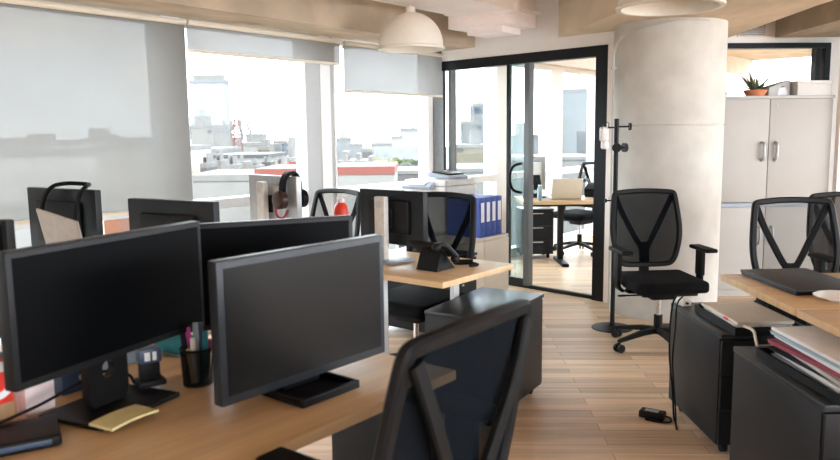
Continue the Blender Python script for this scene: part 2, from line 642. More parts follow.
# vent high on the back wall between the beams
v = empty('wall_vent', (2.95, 6.748, 2.275), RZB, 'small white slatted air vent high on the wall between two beams', 'vent')
MB().b2((-.13, -.02, -.055), (.13, 0, .055), bev=.004).build('vent_frame', 'wall', v)
vs = MB()
for k in range(6):
    vs.box((0, -.024, -.04 + k * .016), (.23, .006, .008), rot=(R(30), 0, 0))
vs.build('slats', 'silver', v)

# duct along the window wall -------------------------------------------------
de = empty('air_duct', W(0, 0, 0), RZW, 'pinkish white rectangular air duct hung under the ceiling near the dome lamp', 'duct')
MB().b2((-5.5, -1.39, 2.33), (-.86, -.87, 2.64), bev=.006).build('duct_body', 'duct', de)
MB().b2((-.93, -1.42, 2.315), (-.86, -.84, 2.655), bev=.004).build('duct_flange', 'duct', de)
MB().b2((-.86, -1.30, 2.25), (-.40, -.74, 2.50), bev=.006).build('duct_end_box', 'duct', de)
MB().b2((-.88, -1.33, 2.36), (-.38, -.71, 2.38), bev=.004).build('duct_ledge', 'duct', de)
MB().b2((-.76, -1.2, 2.20), (-.48, -.86, 2.252), bev=.003).build('duct_grille', 'duct', de)

# dome lamps
def dome(x, y, z, label):
    e = empty('dome_lamp', (x, y, z), 0, label, 'lamp', 'cream dome pendant lamps')
    r = .235
    pr = [(r + .012, 0), (r + .012, .012), (r, .022)]
    pr += [(r * math.cos(a), .03 + .235 * math.sin(a)) for a in [R(k) for k in range(0, 88, 8)]]
    pr += [(.035, .27), (.035, .30), (.0, .30)]
    inn = [(r - .012, 0)] + [((r - .012) * math.cos(a), .03 + .222 * math.sin(a)) for a in [R(k) for k in range(0, 90, 10)]]
    MB().lathe(inn[::-1] + pr, seg=40).build('lamp_shade', 'pend', e)
    MB().cyl((0, 0, .30), (0, 0, 2.326 - z if x < 0 else 2.188 - z), .006, seg=8).build('lamp_cord', 'wall', e)
    MB().cyl((0, 0, .12), (0, 0, .25), .03, seg=12).ball((0, 0, .09), .045).build('bulb', 'paper', e)
    return e


dome(-.05, 5.55, 2.01, 'cream dome pendant lamp hanging in front of the half-rolled blind')
dome(1.185, 3.60, 1.972, 'cream dome pendant lamp hanging in front of the concrete column')

# ------------------------------------------------------------------ FURNITURE
def desk(loc, rz, x0, x1, y0, y1, z, label, m='oak', legs=None, th=.028, group=None, cat='desk', foot=True):
    e = empty('office_desk', loc, rz, label, cat, group)
    MB().b2((x0, y0, z - th), (x1, y1, z), bev=.003).build('tabletop', m, e)
    MB().b2((x0 + .12, (y0 + y1) / 2 - .03, z - th - .05), (x1 - .12, (y0 + y1) / 2 + .03, z - th - .001)).build('crossbar', 'dark', e, smooth=False)
    for x in legs if legs is not None else (x0 + .1, x1 - .1):
        b = MB()
        for yy in (y0 + .06, y1 - .06):
            b.box((x, yy, (z - th) / 2), (.05, .05, z - th - .002), bev=.004)
        b.box((x, (y0 + y1) / 2, z - th - .026), (.05, y1 - y0 - .17, .05), bev=.004)
        b.build('leg', 'dark', e)
    return e


desk(W(0, 0), RZW, -6.9, -4.29, -3.31, -2.735, .75, 'long oak desk carrying the two big dark monitors and the yellow note pad', legs=(-6.7, -5.7))
_long = [o for o in COL.objects if o.get('label', '').startswith('long oak desk')][0]
MB().b2((-4.36, -3.27, 0), (-4.33, -2.88, .721), bev=.003).build('end_panel', 'ped', _long)
desk(W(0, 0), RZW, -6.9, -4.62, -2.715, -1.98, .75, 'oak desk hidden behind the big monitors, backed against their desk', legs=(-6.7, -4.75))
desk(W(0, 0), RZW, -3.30, -2.70, -2.515, -.85, .74, 'oak desk under the black desk phone, its end toward the aisle', 'oak2', legs=())
_mid = [o for o in COL.objects if o.get('label', '').startswith('oak desk under the black desk phone')][0]
for (uu, vv) in ((-2.76, -2.185), (-2.76, -1.0), (-3.24, -1.0), (-3.24, -2.1)):
    MB().box((uu, vv, .355), (.05, .026, .708), bev=.004).build('leg', 'alu', _mid)
desk(W(0, 0), RZW, -4.56, -3.96, -2.09, -.5, .74, 'oak desk by the long blind with the silver laptop on it', 'oak2', legs=())
_row = [o for o in COL.objects if o.get('label', '').startswith('oak desk by the long blind')][0]
for (uu, vv) in ((-4.05, -2.0), (-4.05, -.6), (-4.48, -.6), (-4.48, -2.0)):
    MB().box((uu, vv, .355), (.05, .05, .708), bev=.004).build('leg', 'alu', _row)
desk((0, 0, 0), R(0), 1.37, 3.2, 2.665, 3.345, .75, 'oak desk with the closed black laptop on it', legs=(1.78, 3.0))
desk((0, 0, 0), R(0), 1.37, 3.2, 1.96, 2.655, .75, 'oak desk end over the paper pile, butted to the laptop desk', legs=(1.78, 3.0))


# pedestals
def pedestal(loc, rz, w, d, h, front, label, drawers=3):
    """local x width, y depth, front = drawers face -y"""
    e = empty('drawer_pedestal', loc, rz, label, 'drawer unit', 'charcoal drawer pedestals')
    MB().b2((-w / 2, -d / 2 + .018, .05), (w / 2, d / 2, h - .02), bev=.002).build('carcass', 'ped', e)
    MB().b2((-w / 2 - .003, -d / 2 - .004, h - .02), (w / 2 + .003, d / 2 + .003, h), bev=.003).build('top_panel', 'pedtop', e)
    n = drawers
    hh = (h - .02 - .06) / n
    for k in range(n):
        z0 = .055 + k * hh
        q = MB().b2((-w / 2 + .004, -d / 2, z0), (w / 2 - .004, -d / 2 + .017, z0 + hh - .005), bev=.002).build('drawer', 'ped', e)
        MB().b2((-.06, -d / 2 - .012, z0 + hh - .03), (.06, -d / 2 - .0005, z0 + hh - .02), bev=.002).build('drawer_handle', 'alu', q)
    for sx in (-1, 1):
        for sy in (-1, 1):
            MB().cyl((sx * (w / 2 - .05) - .012, sy * (d / 2 - .06), .025), (sx * (w / 2 - .05) + .012, sy * (d / 2 - .06), .025), .025, seg=14).box((sx * (w / 2 - .05), sy * (d / 2 - .06), .045), (.03, .03, .012)).build('caster', 'blackmat', e)
    return e


pedestal((.338, 3.732, 0), RZW + R(90 + 8), .366, .63, .545, 0, 'charcoal drawer pedestal standing at the aisle end of the phone desk')
pedestal(W(-1.80, -1.22), RZW, .46, .58, .56, 0, 'charcoal drawer pedestal seen beneath the phone desk, near the window')
pedestal((1.475, 3.365, 0), R(1), .42, .60, .545, 0, 'charcoal drawer pedestal with the charger cable down its side')
pedestal((1.465, 2.565, 0), R(1), .42, .65, .545, 0, 'charcoal drawer pedestal under the thick pile of papers')
pedestal((1.30, 8.38, 0), R(4), .36, .34, .56, 0, 'grey drawer pedestal beyond the glass partition')


# task chair -----------------------------------------------------------------
def make_chair():
    e = empty('office_chair', (0, 0, 0), 0)
    bx = lambda x, z: -.215 - (z - .5) * .17 + .55 * x * x
    hw = lambda z: .186 + .050 * math.sin(min(1, max(0, (z - .55) / .22)) * math.pi / 2) - .026 * max(0, (z - .76) / .26) ** 1.5
    side = [(hw(z), z) for z in (.575, .62, .70, .78, .86, .93, .98, 1.008)]
    outline = [(0, .527), (.09, .527), (.15, .532), (.175, .545)] + side + [(.205, 1.025), (.185, 1.031), (.09, 1.038), (0, 1.040)]
    full = outline + [(-x, z) for x, z in outline[-2:0:-1]]
    pts = smooth_pts([Vector((x, bx(x, z), z)) for x, z in full], 2, True)
    MB().sweep(pts, RR(.017, .014), normal=(0, 1, .17), closed=True).build('back_frame', 'black', e)
    # net panel as a strip grid
    mb = MB()
    rows = []
    zs = [.53 + k * (.502 / 14) for k in range(15)]
    for z in zs:
        h = hw(z)
        if z < .56:
            h = .16 + (z - .53) * .8
        rows.append([mb.bm.verts.new((x * h, bx(x * h, z), z)) for x in [-1 + k / 6 for k in range(13)]])
    for a, b in zip(rows, rows[1:]):
        for k in range(12):
            mb.bm.faces.new((a[k], a[k + 1], b[k + 1], b[k]))
    mb.build('net_back', 'mesh', e)
    # Y shaped support behind the net
    y = MB()
    yb = lambda x, z: bx(x, z) - .024
    for s in (-1, 1):
        p = [(s * .198, 1.005), (s * .155, .90), (s * .10, .79), (s * .055, .70), (s * .02, .645), (s * .012, .58)]
        y.sweep(smooth_pts([Vector((x, yb(x, z) + (.012 if z > .95 else 0), z)) for x, z in p], 1), RR(.018, .010), normal=(0, 1, .17))
    y.sweep(smooth_pts([Vector((0, yb(0, .68), .68)), Vector((0, yb(0, .56), .56)), Vector((0, -.26, .47)), Vector((0, -.20, .405)), Vector((0, -.05, .395))], 2), RR(.034, .012), normal=(0, 1, .3))
    y.build('back_support', 'blackmat', e)
    # seat
    sb = MB()
    sb.box((0, .02, .445), (.48, .47, .075), bev=.035, seg=4)
    s_ = sb.build('seat', 'fabric', e)
    for v_ in s_.data.vertices:
        if v_.co.y > .12:
            v_.co.z -= (v_.co.y - .12) ** 2 * .55
        r_ = math.hypot(v_.co.x, v_.co.y)
        if abs(v_.co.x) > .17 and v_.co.y > .15:
            v_.co.y -= (abs(v_.co.x) - .17) * .5
        if abs(v_.co.x) > .19:
            v_.co.z += .008
    MB().box((0, .0, .395), (.36, .36, .025), bev=.01).box((0, -.02, .365), (.17, .22, .05), bev=.015).build('seat_pan', 'blackmat', e)
    MB().tube([(.09, .04, .37), (.25, .04, .37)], .006).box((.265, .04, .37), (.05, .02, .012), bev=.004).build('lever', 'blackmat', e)
    for s in (-1, 1):
        a = MB().box((s * .275, .03, .672), (.075, .25, .026), bev=.011, seg=3).build('armrest', 'blackmat', e)
        q = MB()
        q.box((s * .278, -.01, .575), (.03, .085, .18), bev=.008)
        q.sweep(smooth_pts([(s * .278, -.01, .49), (s * .278, -.01, .42), (s * .24, -.01, .39), (s * .12, -.01, .385)], 1), RR(.035, .012), normal=(1, 0, .3))
        q.build('arm_post', 'blackmat', a)
    MB().cyl((0, 0, .09), (0, 0, .22), .028).build('column_cover', 'blackmat', e)
    MB().cyl((0, 0, .22), (0, 0, .36), .0155).build('gas_lift', 'chrome', e)
    for k in range(5):
        a = R(72 * k + 18)
        dx, dy = math.cos(a), math.sin(a)
        lg = MB()
        lg.sweep([(dx * .02, dy * .02, .115), (dx * .12, dy * .12, .11), (dx * .24, dy * .24, .088), (dx * .315, dy * .315, .074)], RR(.024, .016), normal=(0, 0, 1), scale=[1.15, 1.05, .8, .62])
        lo = lg.build('base_leg', 'blackmat', e)
        cs = MB()
        tx, ty = -dy, dx
        for s in (-1, 1):
            cs.cyl((dx * .31 + tx * s * .008, dy * .31 + ty * s * .008, .028), (dx * .31 + tx * s * .026, dy * .31 + ty * s * .026, .028), .028, seg=16)
        cs.cyl((dx * .31, dy * .31, .03), (dx * .31, dy * .31, .068), .009, seg=10)
        cs.build('caster', 'black', lo)
    return e


chair = make_chair()
tag(chair, 'empty black net-back chair beside the coat stand, facing the room', 'chair', 'black net-back office chairs')
place = [
    ((-.125, 1.585, 0), facing(-.80, .60), 'black net-back chair pushed up to the long oak desk, its back to the viewer'),
    (W(-2.66, -1.835), facing(-.628, -.778), 'black net-back chair tucked in at the phone desk, in front of the blue binders'),
    ((2.07, 3.82, 0), facing(.02, -1), 'black net-back chair behind the closed laptop, white cabinets seen through its net'),
    ((2.68, 4.40, 0), facing(-.02, -1), 'black net-back chair beside the laptop chair, half hidden behind it'),
    (W(-2.40, -.68), facing(-.628, -.778), 'black net-back chair by the window behind the red bottle'),
    ((1.86, 8.60, 0), facing(-.80, -.60), 'black net-back chair at the desk beyond the glass partition'),
]
chairs = [chair]
for loc, rz, lab in place:
    chairs.append(dup(chair, loc, rz, lab))
chairs[4].scale = (1, 1, .955)
chair.scale = (1, 1, .962)
chairs[3].scale = (1, 1, .975)
chairs[5].scale = (1, 1, .962)
chair.location = (1.55, 4.75, 0)
chair.rotation_euler = (0, 0, facing(.10, -.995))
# the chair at the long desk has its arms raised and turned in
for k in kids(chairs[1]):
    if k.name.startswith('armrest'):
        sx = 1 if k.data.vertices[0].co.x > 0 else -1
        k.location = (-sx * .045, -.09, .082)
M['meshdense'] = thin('dense_black_net_fabric', (.012, .012, .013), .12)
for k in kids(chairs[4]):
    if k.name.startswith('net_back'):
        k.data = k.data.copy()
        k.data.materials[0] = M['meshdense']
for c_ in (chairs[3], chairs[5], chairs[6]):
    for k in kids(c_):
        if k.name.startswith('net_back'):
            k.data = k.data.copy() if c_ is chairs[3] else nb_
            nb_ = k.data
            k.data.materials[0] = M['meshopen']


# ------------------------------------------------------------------ MONITORS
def monitor(loc, rz, w, h, zb, label, bez='bezel', scr='screen', stand='plate', back='black', tilt=0.0, group='computer monitors', bzw=.014, standm='black', desk_off=0.07):
    """local x along the screen, screen faces -y; zb = bottom height above the desk top"""
    e = empty('computer_monitor', loc, rz, label, 'monitor', group)
    c = MB()
    c.b2((-w / 2, -.012, zb), (w / 2, .022, zb + h), bev=.005)
    hs = c.build('housing', bez, e, rot=(0, 0, 0))
    MB().b2((-w / 2 + bzw, -.0135, zb + bzw * 1.25), (w / 2 - bzw, -.0125, zb + h - bzw)).build('screen', scr, e, smooth=False)
    MB().box((0, .034, zb + h * .52), (w * .62, .034, h * .62), bev=.014).build('back_shell', back, e)
    y0 = desk_off
    if stand == 'plate':        # flat neck with a cable hole on a wide thin foot
        n = MB()
        pr = [(-.048, .012), (.048, .012), (.042, zb + h * .45), (-.042, zb + h * .45)]
        bm = n.bm
        cx, cz, cr = 0.0, zb * .62 + .012, .021
        N = 24
        outer, inner = [], []
        for k in range(N):
            a = 2 * math.pi * k / N
            x, z = math.cos(a), math.sin(a)
            inner.append((cx + cr * x, cz + cr * z))
            zt, zl = zb + h * .45, .012
            hwid = .060
            t = min(hwid / max(abs(x), 1e-6), ((zt - cz) if z > 0 else (cz - zl)) / max(abs(z), 1e-6))
            outer.append((cx + x * t, cz + z * t))
        vs = {}
        for nm, ring in (('o', outer), ('i', inner)):
            for yy in (0, 1):
                vs[nm, yy] = [bm.verts.new((x, y0 - .012 + .024 * yy, z)) for x, z in ring]
        for k in range(N):
            j = (k + 1) % N
            bm.faces.new((vs['o', 0][k], vs['o', 0][j], vs['i', 0][j], vs['i', 0][k]))
            bm.faces.new((vs['o', 1][k], vs['i', 1][k], vs['i', 1][j], vs['o', 1][j]))
            bm.faces.new((vs['o', 0][k], vs['o', 1][k], vs['o', 1][j], vs['o', 0][j]))
            bm.faces.new((vs['i', 0][k], vs['i', 0][j], vs['i', 1][j], vs['i', 1][k]))
        n.build('neck', standm, e)
        MB().b2((-.125, y0 - .115, .001), (.125, y0 + .085, .012), bev=.004).build('foot', standm, e)
    elif stand == 'tray':       # low square foot with a raised rim
        f = MB()
        f.b2((-.097, -.082, .001), (.097, .078, .010), bev=.003)
        for a, b in (((-.097, -.082), (.097, -.068)), ((-.097, .064), (.097, .078)), ((-.097, -.068), (-.083, .064)), ((.083, -.068), (.097, .064))):
            f.b2((a[0], a[1], .008), (b[0], b[1], .022), bev=.004)
        f.build('foot', standm, e)
        MB().b2((-.062, .028, .009), (.062, .062, zb + h * .35), bev=.008).build('neck', standm, e)
    elif stand == 'column':     # tall upright column
        MB().b2((-.036, y0 + .0, .012), (.036, y0 + .035, zb + h * .90), bev=.006).build('neck', 'print', e)
        MB().cyl((0, y0 + .036, zb + h * .76), (0, y0 + .040, zb + h * .76), .020).build('emblem_disc', 'alu', e)
        MB().box((0, y0 - .018, zb + h * .5), (.10, .03, .10), bev=.006).build('mount', 'blackmat', e)
        MB().b2((-.125, y0 - .10, .001), (.125, y0 + .08, .014), bev=.004).build('foot', 'greyp', e)
    return e


def yawrz(yaw_deg):
    """rotation that lays local x along a compass yaw"""
    return R(90 - yaw_deg)


DZ = .7505
monitor((-.715, 1.72, DZ), yawrz(24), .575, .288, .138, 'large dark monitor whose foot carries the yellow note pad', desk_off=.055)
monitor((-.285, 1.835, DZ), yawrz(39.5), .548, .335, .040, 'grey-framed monitor on a square foot at the near end of the long desk', bez='bezel2', scr='screen2', stand='tray', bzw=.018, desk_off=.045)
monitor((-.475, 2.26, DZ), yawrz(66), .56, .322, .072, 'dark monitor standing between and behind the two nearest screens', desk_off=.06)
monitor(W(-2.955, -1.93, .7405), yawrz(-47), .47, .285, .085, 'monitor seen from behind with a silver upright stand, beside the desk phone', stand='column', desk_off=.07)
monitor(W(-4.20, -.92, .7405), yawrz(-59), .53, .33, .09, 'monitor seen from behind with a black cable looped over its top', desk_off=.06)
monitor(W(-4.28, -1.96, .7405), yawrz(-62), .45, .30, .12, 'monitor with a bulging back, between the long blind and the dark screens', desk_off=.06)
monitor(W(-3.05, -1.10, .7405), yawrz(-44), .50, .32, .11, 'silver-backed monitor with headphones hung on its corner', back='silver', bez='silver', stand='column', desk_off=.07)

# loop of cable over the monitor by the blind
hb = MB()
T = Matrix.Translation(W(-4.20, -.92, .7105)) @ Matrix.Rotation(yawrz(-59), 4, 'Z')
hb.tube([T @ Vector(p) for p in smooth_pts([(.05, .085, .30), (.05, .085, .38), (.02, .06, .462), (-.03, .005, .478), (-.08, -.04, .472), (-.14, -.045, .47), (-.19, .0, .472), (-.215, .06, .445), (-.21, .09, .36), (-.19, .09, .26)], 2)], .010)
tag(hb.build('headset_cable', 'blackmat'), 'thick black cable looped over the top of the monitor by the long blind', 'cable')

# headphones on the silver monitor
T = Matrix.Translation(W(-3.05, -1.10, .7405)) @ Matrix.Rotation(yawrz(-44), 4, 'Z')
he = empty('headphones', W(-3.05, -1.10, .7405), yawrz(-44), 'dark headphones hung over the corner of the silver-backed monitor', 'headphones')
MB().sweep(smooth_pts([(-.17, .065, .31), (-.17, .06, .40), (-.17, .03, .448), (-.17, -.02, .452), (-.17, -.05, .40), (-.17, -.05, .32)], 2), RR(.010, .026), normal=(1, 0, 0)).build('headband', 'blackmat', he)
MB().cyl((-.17, .058, .30), (-.17, .095, .30), .052).ball((-.17, .098, .30), .05, sc=(1, .35, 1)).build('ear_cup', mat('dark_brown_leatherette', (.045, .02, .018), .4), he)
MB().cyl((-.17, -.045, .30), (-.17, -.08, .30), .052).build('ear_cup', 'blackmat', he)
MB().tube(smooth_pts([(-.17, .11, .27), (-.19, .12, .21), (-.23, .10, .20), (-.26, .09, .25)], 2), .006).build('microphone_arm', 'maroon', he)

# silver laptop on its stand
le = empty('silver_laptop', W(-4.36, -1.29, .7405), yawrz(-57), 'open silver laptop on a riser, lid back showing', 'laptop')
MB().b2((-.15, -.18, .095), (.15, -.005, .112), bev=.005).build('keyboard_base', 'silver', le)
MB().box((0, .035, .225), (.30, .010, .235), rot=(R(-16), R(-8), 0), bev=.004).build('lid', 'ledge', le)
st = MB()
for s in (-1, 1):
    st.box((s * .11, -.09, .047), (.025, .16, .092), bev=.003)
st.b2((-.13, -.17, .086), (.13, -.02, .0945))
tag(st.build('laptop_riser', 'blackmat', loc=W(-4.36, -1.29, .7405), rz=yawrz(-57)), 'low black riser under the open silver laptop', 'stand')

# screen edge at the frame's edge
monitor((-1.375, 2.06, DZ), yawrz(100), .52, .33, .10, 'black monitor half outside the picture, beyond the large dark monitor', desk_off=.06)

# ------------------------------------------------------------------ SMALL THINGS, LONG DESK
Z = .751
o = MB()
bm = o.bm
nx = 8
vv = []
for j in range(2):
    vv.append([bm.verts.new(((k / nx - .5) * .13, (j - .5) * .075, .004 * math.sin(k / nx * 3.1) + .001)) for k in range(nx + 1)])
vt = []
for j in range(2):
    vt.append([bm.verts.new((v_.co.x, v_.co.y, v_.co.z + .006)) for v_ in vv[j]])
for k in range(nx):
    bm.faces.new((vv[0][k], vv[0][k + 1], vv[1][k + 1], vv[1][k]))
    bm.faces.new((vt[0][k], vt[0][k + 1], vt[1][k + 1], vt[1][k]))
    bm.faces.new((vv[0][k], vv[0][k + 1], vt[0][k + 1], vt[0][k]))
    bm.faces.new((vv[1][k], vv[1][k + 1], vt[1][k + 1], vt[1][k]))
for k in (0, nx):
    bm.faces.new((vv[0][k], vv[1][k], vt[1][k], vt[0][k]))
tag(o.build('note_pad', 'yellow', loc=(-.678, 1.628, Z + .0125), rz=R(62)), 'pale yellow note pad lying on the foot of the large dark monitor', 'note pad')

ce_ = empty('pencil_cup', (-.592, 1.905, Z), R(10), 'black net pencil cup filled with pens between the two front monitors', 'pencil cup')
MB().lathe([(.0, 0), (.038, 0), (.043, .10), (.041, .10), (.036, .004), (0, .004)], seg=28).build('cup_body', thin('black_wire_net', (.012, .012, .013), .48), ce_)
MB().lathe([(.0425, .094), (.0455, .097), (.0425, .101), (.040, .097), (.0425, .094)], seg=28).build('cup_rim', 'blackmat', ce_)
pens = [('magenta', -.017, .012, .15), ('teal', .02, -.012, .145), ('paper', -.004, -.018, .13), ('navy', .008, .014, .16), ('orange', .024, .004, .118), ('sky', .0, .0, .165), ('black', -.024, -.006, .14), ('yellow', -.013, -.016, .10)]
words_ = {'magenta': 'magenta marker pen', 'teal': 'teal felt-tip pen', 'paper': 'white pen', 'navy': 'navy pen', 'orange': 'orange pencil', 'sky': 'pale blue pen, tallest', 'black': 'black pen', 'yellow': 'short yellow pencil'}
Tc = Matrix.Translation((-.592, 1.905, Z)) @ Matrix.Rotation(R(10), 4, 'Z')
for m_, px_, py_, L in pens:
    p0 = Tc @ Vector((px_ * .75, py_ * .75, .008))
    p1 = Tc @ Vector((px_ * 1.35, py_ * 1.35, L))
    d_ = (p1 - p0)
    pe_ = empty('pen', p0, 0, words_[m_] + ' standing in the black pencil cup', 'pen', 'pens in the pencil cup')
    MB().cyl((0, 0, 0), d_ * .72, .0065, seg=10).build('pen_barrel', m_, pe_)
    MB().cyl(d_ * .7, d_, .0078, .007, seg=10).build('pen_cap', m_ if m_ != 'orange' else 'maroon', pe_)

# small dark phone holder with a blue top
te = empty('tape_dispenser', (-.705, 1.868, Z + .0125), R(35), 'small black holder with a blue top behind the foot of the large dark monitor', 'holder')
MB().b2((-.035, -.03, 0), (.035, .03, .016), bev=.005).build('holder_base', 'black', te)
MB().b2((-.026, -.006, .014), (.026, .014, .075), bev=.004).build('holder_back', 'black', te)
MB().b2((-.028, -.02, .060), (.028, .022, .098), bev=.006).build('holder_top', 'navy', te)
MB().b2((-.016, -.0215, .068), (-.002, -.0200, .090)).b2((.004, -.0215, .068), (.014, -.0200, .090)).build('paper_marks', 'paper', te, smooth=False)

# dark photo box and blue-grey box behind the neck
be_ = empty('photo_card_box', (-.905, 1.885, Z), R(60), 'small dark blue box with a gold spot behind the large dark monitor', 'box')
MB().b2((-.06, -.03, 0), (.06, .03, .085), bev=.003).build('box_body', 'navy', be_)
MB().cyl((-.005, -.0305, .035), (-.005, -.0315, .035), .008).build('gold_spot', 'yellow', be_)
be_ = empty('tissue_box', (-.90, 2.08, Z), R(55), 'pale blue tissue box beyond the neck of the large dark monitor', 'box')
MB().b2((-.07, -.05, 0), (.07, .05, .085), bev=.004).build('box_body', 'sky', be_)
MB().lathe([(.02, .0845), (.014, .10), (.026, .12), (.006, .135), (0, .13)], seg=9).build('tissue', 'paper', be_)
# teal mug lying further back
me_ = empty('teal_bottle', (-.735, 2.175, Z), R(-30), 'teal bottle lying on its side behind the pencil cup', 'bottle')
MB().cyl((-.06, 0, .034), (.05, 0, .034), .033, seg=24).cyl((.05, 0, .034), (.075, 0, .034), .033, .016, seg=24).build('bottle_body', 'teal', me_)
MB().cyl((.075, 0, .034), (.10, 0, .034), .017, seg=18).build('bottle_cap', 'paper', me_)
# purple patterned pouch
pu = empty('purple_pouch', (-.48, 2.02, Z), R(30), 'purple pouch leaning beside the pencil cup under the dark screen', 'pouch')
MB().box((0, 0, .05), (.09, .035, .10), rot=(R(-12), 0, 0), bev=.015, seg=3).build('pouch_body', mat('purple_print', (.20, .08, .18), .7, nscale=120, namt=.8), pu)
MB().box((0, -.012, .098), (.085, .008, .006), rot=(R(-12), 0, 0), bev=.002).build('zip', 'chrome', pu)

# white gift bag and the red packet
ge = empty('white_paper_bag', (-.915, 1.70, Z), R(58), 'small white paper carton under the corner of the large dark monitor', 'carton')
MB().b2((-.036, -.02, 0), (.036, .02, .125), bev=.002).build('carton_body', mat('pinkish_white_card', (.78, .66, .66), .7), ge)
MB().b2((.012, -.0212, .078), (.030, -.0203, .086)).build('red_mark', 'maroon', ge, smooth=False)
re_ = empty('red_food_packet', (-.985, 1.615, Z), R(58), 'red and white snack packet standing beside the white carton', 'packet')
MB().box((0, 0, .075), (.12, .035, .15), bev=.012, seg=3).build('packet_body', 'red', re_)
MB().b2((-.058, -.0185, .118), (.058, .0185, .149), bev=.01).build('white_band', 'paper', re_)
sw = MB()
sw.sweep(smooth_pts([(-.055, -.0185, .07), (-.02, -.0187, .085), (.02, -.0187, .065), (.055, -.0185, .085)], 2), RR(.008, .0012), normal=(0, 1, 0))
sw.build('white_swirl', 'paper', re_)
MB().box((0.01, -.0180, .028), (.09, .003, .045), bev=.001).build('tan_patch', mat('tan_print', (.55, .36, .2), .6), re_)
# black docking slab in the corner
ke = empty('black_docking_station', (-.905, 1.515, Z), R(30), 'flat black device lying by the snack packet at the desk corner', 'device')
MB().b2((-.12, -.07, 0), (.12, .07, .026), bev=.008, seg=3).build('case', 'black', ke)
MB().b2((-.10, -.0715, .007), (.10, -.0695, .018), bev=.001).build('port_strip', 'navy', ke)
cb = MB()
cb.tube(smooth_pts([(-.93, 1.56, Z + .03), (-.86, 1.64, Z + .05), (-.82, 1.705, Z + .07), (-.775, 1.775, Z + .085), (-.745, 1.84, Z + .05), (-.76, 1.90, Z + .006)], 2), .004)
tag(cb.build('monitor_cable', 'blackmat'), 'thin black cable running behind the foot of the large dark monitor', 'cable')

# ------------------------------------------------------------------ DESK PHONE
ph = empty('desk_phone', W(-3.115, -2.275, .7405), yawrz(-50 + 180), 'black desk phone seen from behind on the end of the oak desk', 'phone')
MB().prism([(.0, 0), (.17, 0), (.06, .115), (.045, .115)], -.075, .075, Matrix.Rotation(R(90), 4, 'X') @ Matrix.Identity(4)).build('phone_wedge', 'black', ph, rz=R(90))
MB().box((0, .03, .125), (.20, .17, .028), rot=(R(-28), 0, 0), bev=.008).build('key_panel', 'black', ph)
sc_ = MB()
for i in range(4):
    for j in range(3):
        sc_.box((.0 + i * .022 - .07, .012 + j * .022, .1475 - j * .0117), (.015, .013, .006), rot=(R(-28), 0, 0), bev=.002)
sc_.build('keys', 'greyp', ph)
MB().box((.045, .045, .143), (.075, .06, .008), rot=(R(-28), 0, 0), bev=.002).build('display', 'sky', ph)
hs_ = MB()
hs_.sweep(smooth_pts([(.118, -.06, .16), (.118, .0, .165), (.118, .06, .125), (.118, .12, .075)], 2), RR(.020, .014), normal=(0, .4, 1))
hs_.ball((.118, -.055, .148), .030, sc=(.85, 1, .8)).ball((.118, .115, .064), .030, sc=(.85, 1, .8))
hs_.build('handset', 'black', ph)
cc = MB()
cc.tube(smooth_pts([W(-2.93, -2.40, .752), W(-2.88, -2.43, .752), W(-2.86, -2.36, .752), W(-2.93, -2.30, .752), W(-2.86, -2.27, .752), W(-2.80, -2.33, .752)], 2), .008)
tag(cc.build('phone_cord', 'blackmat'), 'curled black phone cord lying on the oak desk beside the phone', 'cord')

ph.scale = (.86, .86, .86)
# red bottle in front of the window chair
rb = empty('red_bottle', W(-2.80, -1.39, .7405), 0, 'red bottle with a pale cap standing before the window chair', 'bottle')
MB().lathe([(0, 0), (.034, 0), (.036, .012), (.036, .155), (.032, .178), (.020, .190), (.016, .196), (0, .196)], seg=28).build('bottle_body', 'red', rb)
MB().lathe([(.018, .192), (.018, .205), (.010, .213), (0, .213)], seg=20).build('bottle_cap', 'paper', rb)

rb.scale = (1.2, 1.2, 1.38)
# ------------------------------------------------------------------ PRINTER CORNER
cw = empty('low_cabinet', W(-1.2, -1.045, 0), RZW, 'low cream cabinet carrying the blue binders', 'cabinet')
MB().b2((-.25, -.185, .0), (.485, .185, .56), bev=.003).build('carcass', 'cream', cw)
MB().b2((-.255, -.19, .56), (.49, .19, .58), bev=.003).build('top_panel', 'cream', cw)
for k in range(2):
    q = MB().b2((-.245 + k * .365, -.2, .03), (.115 + k * .365, -.186, .555), bev=.003).build('door', 'cream', cw)
cw = empty('printer_stand', W(-.77, -.61, 0), RZW, 'low white stand beneath the office printer', 'stand')
MB().b2((-.25, -.235, .03), (.25, .235, .56), bev=.003).build('carcass', 'white', cw)
MB().b2((-.26, -.24, .56), (.26, .24, .58), bev=.003).build('top_panel', 'white', cw)
pr = empty('office_printer', W(-.80, -.60, .581), RZW, 'white office printer with a dark paper tray on top, behind the binders', 'printer')
MB().b2((-.225, -.225, 0), (.225, .225, .385), bev=.02, seg=3).build('printer_body', 'print', pr)
MB().box((.0, 0, .412), (.43, .44, .05), bev=.015, seg=3).build('scanner_lid', 'print', pr)
MB().box((.04, -.05, .462), (.28, .24, .035), rot=(R(6), 0, 0), bev=.012).build('feeder_tray', 'greyp', pr)
MB().box((.05, -.05, .486), (.22, .18, .014), rot=(R(6), 0, 0), bev=.004).build('dark_sheet', 'black', pr)
MB().box((-.245, .04, .390), (.09, .30, .03), rot=(0, R(-24), 0), bev=.008).build('control_panel', 'greyp', pr)
MB().box((-.256, .05, .409), (.055, .18, .004), rot=(0, R(-24), 0)).build('touch_display', 'paper', pr)
MB().b2((-.228, -.19, .06), (-.2255, .19, .16)).b2((-.228, -.19, .18), (-.2255, .19, .27)).build('paper_drawer', 'print', pr, smooth=False)

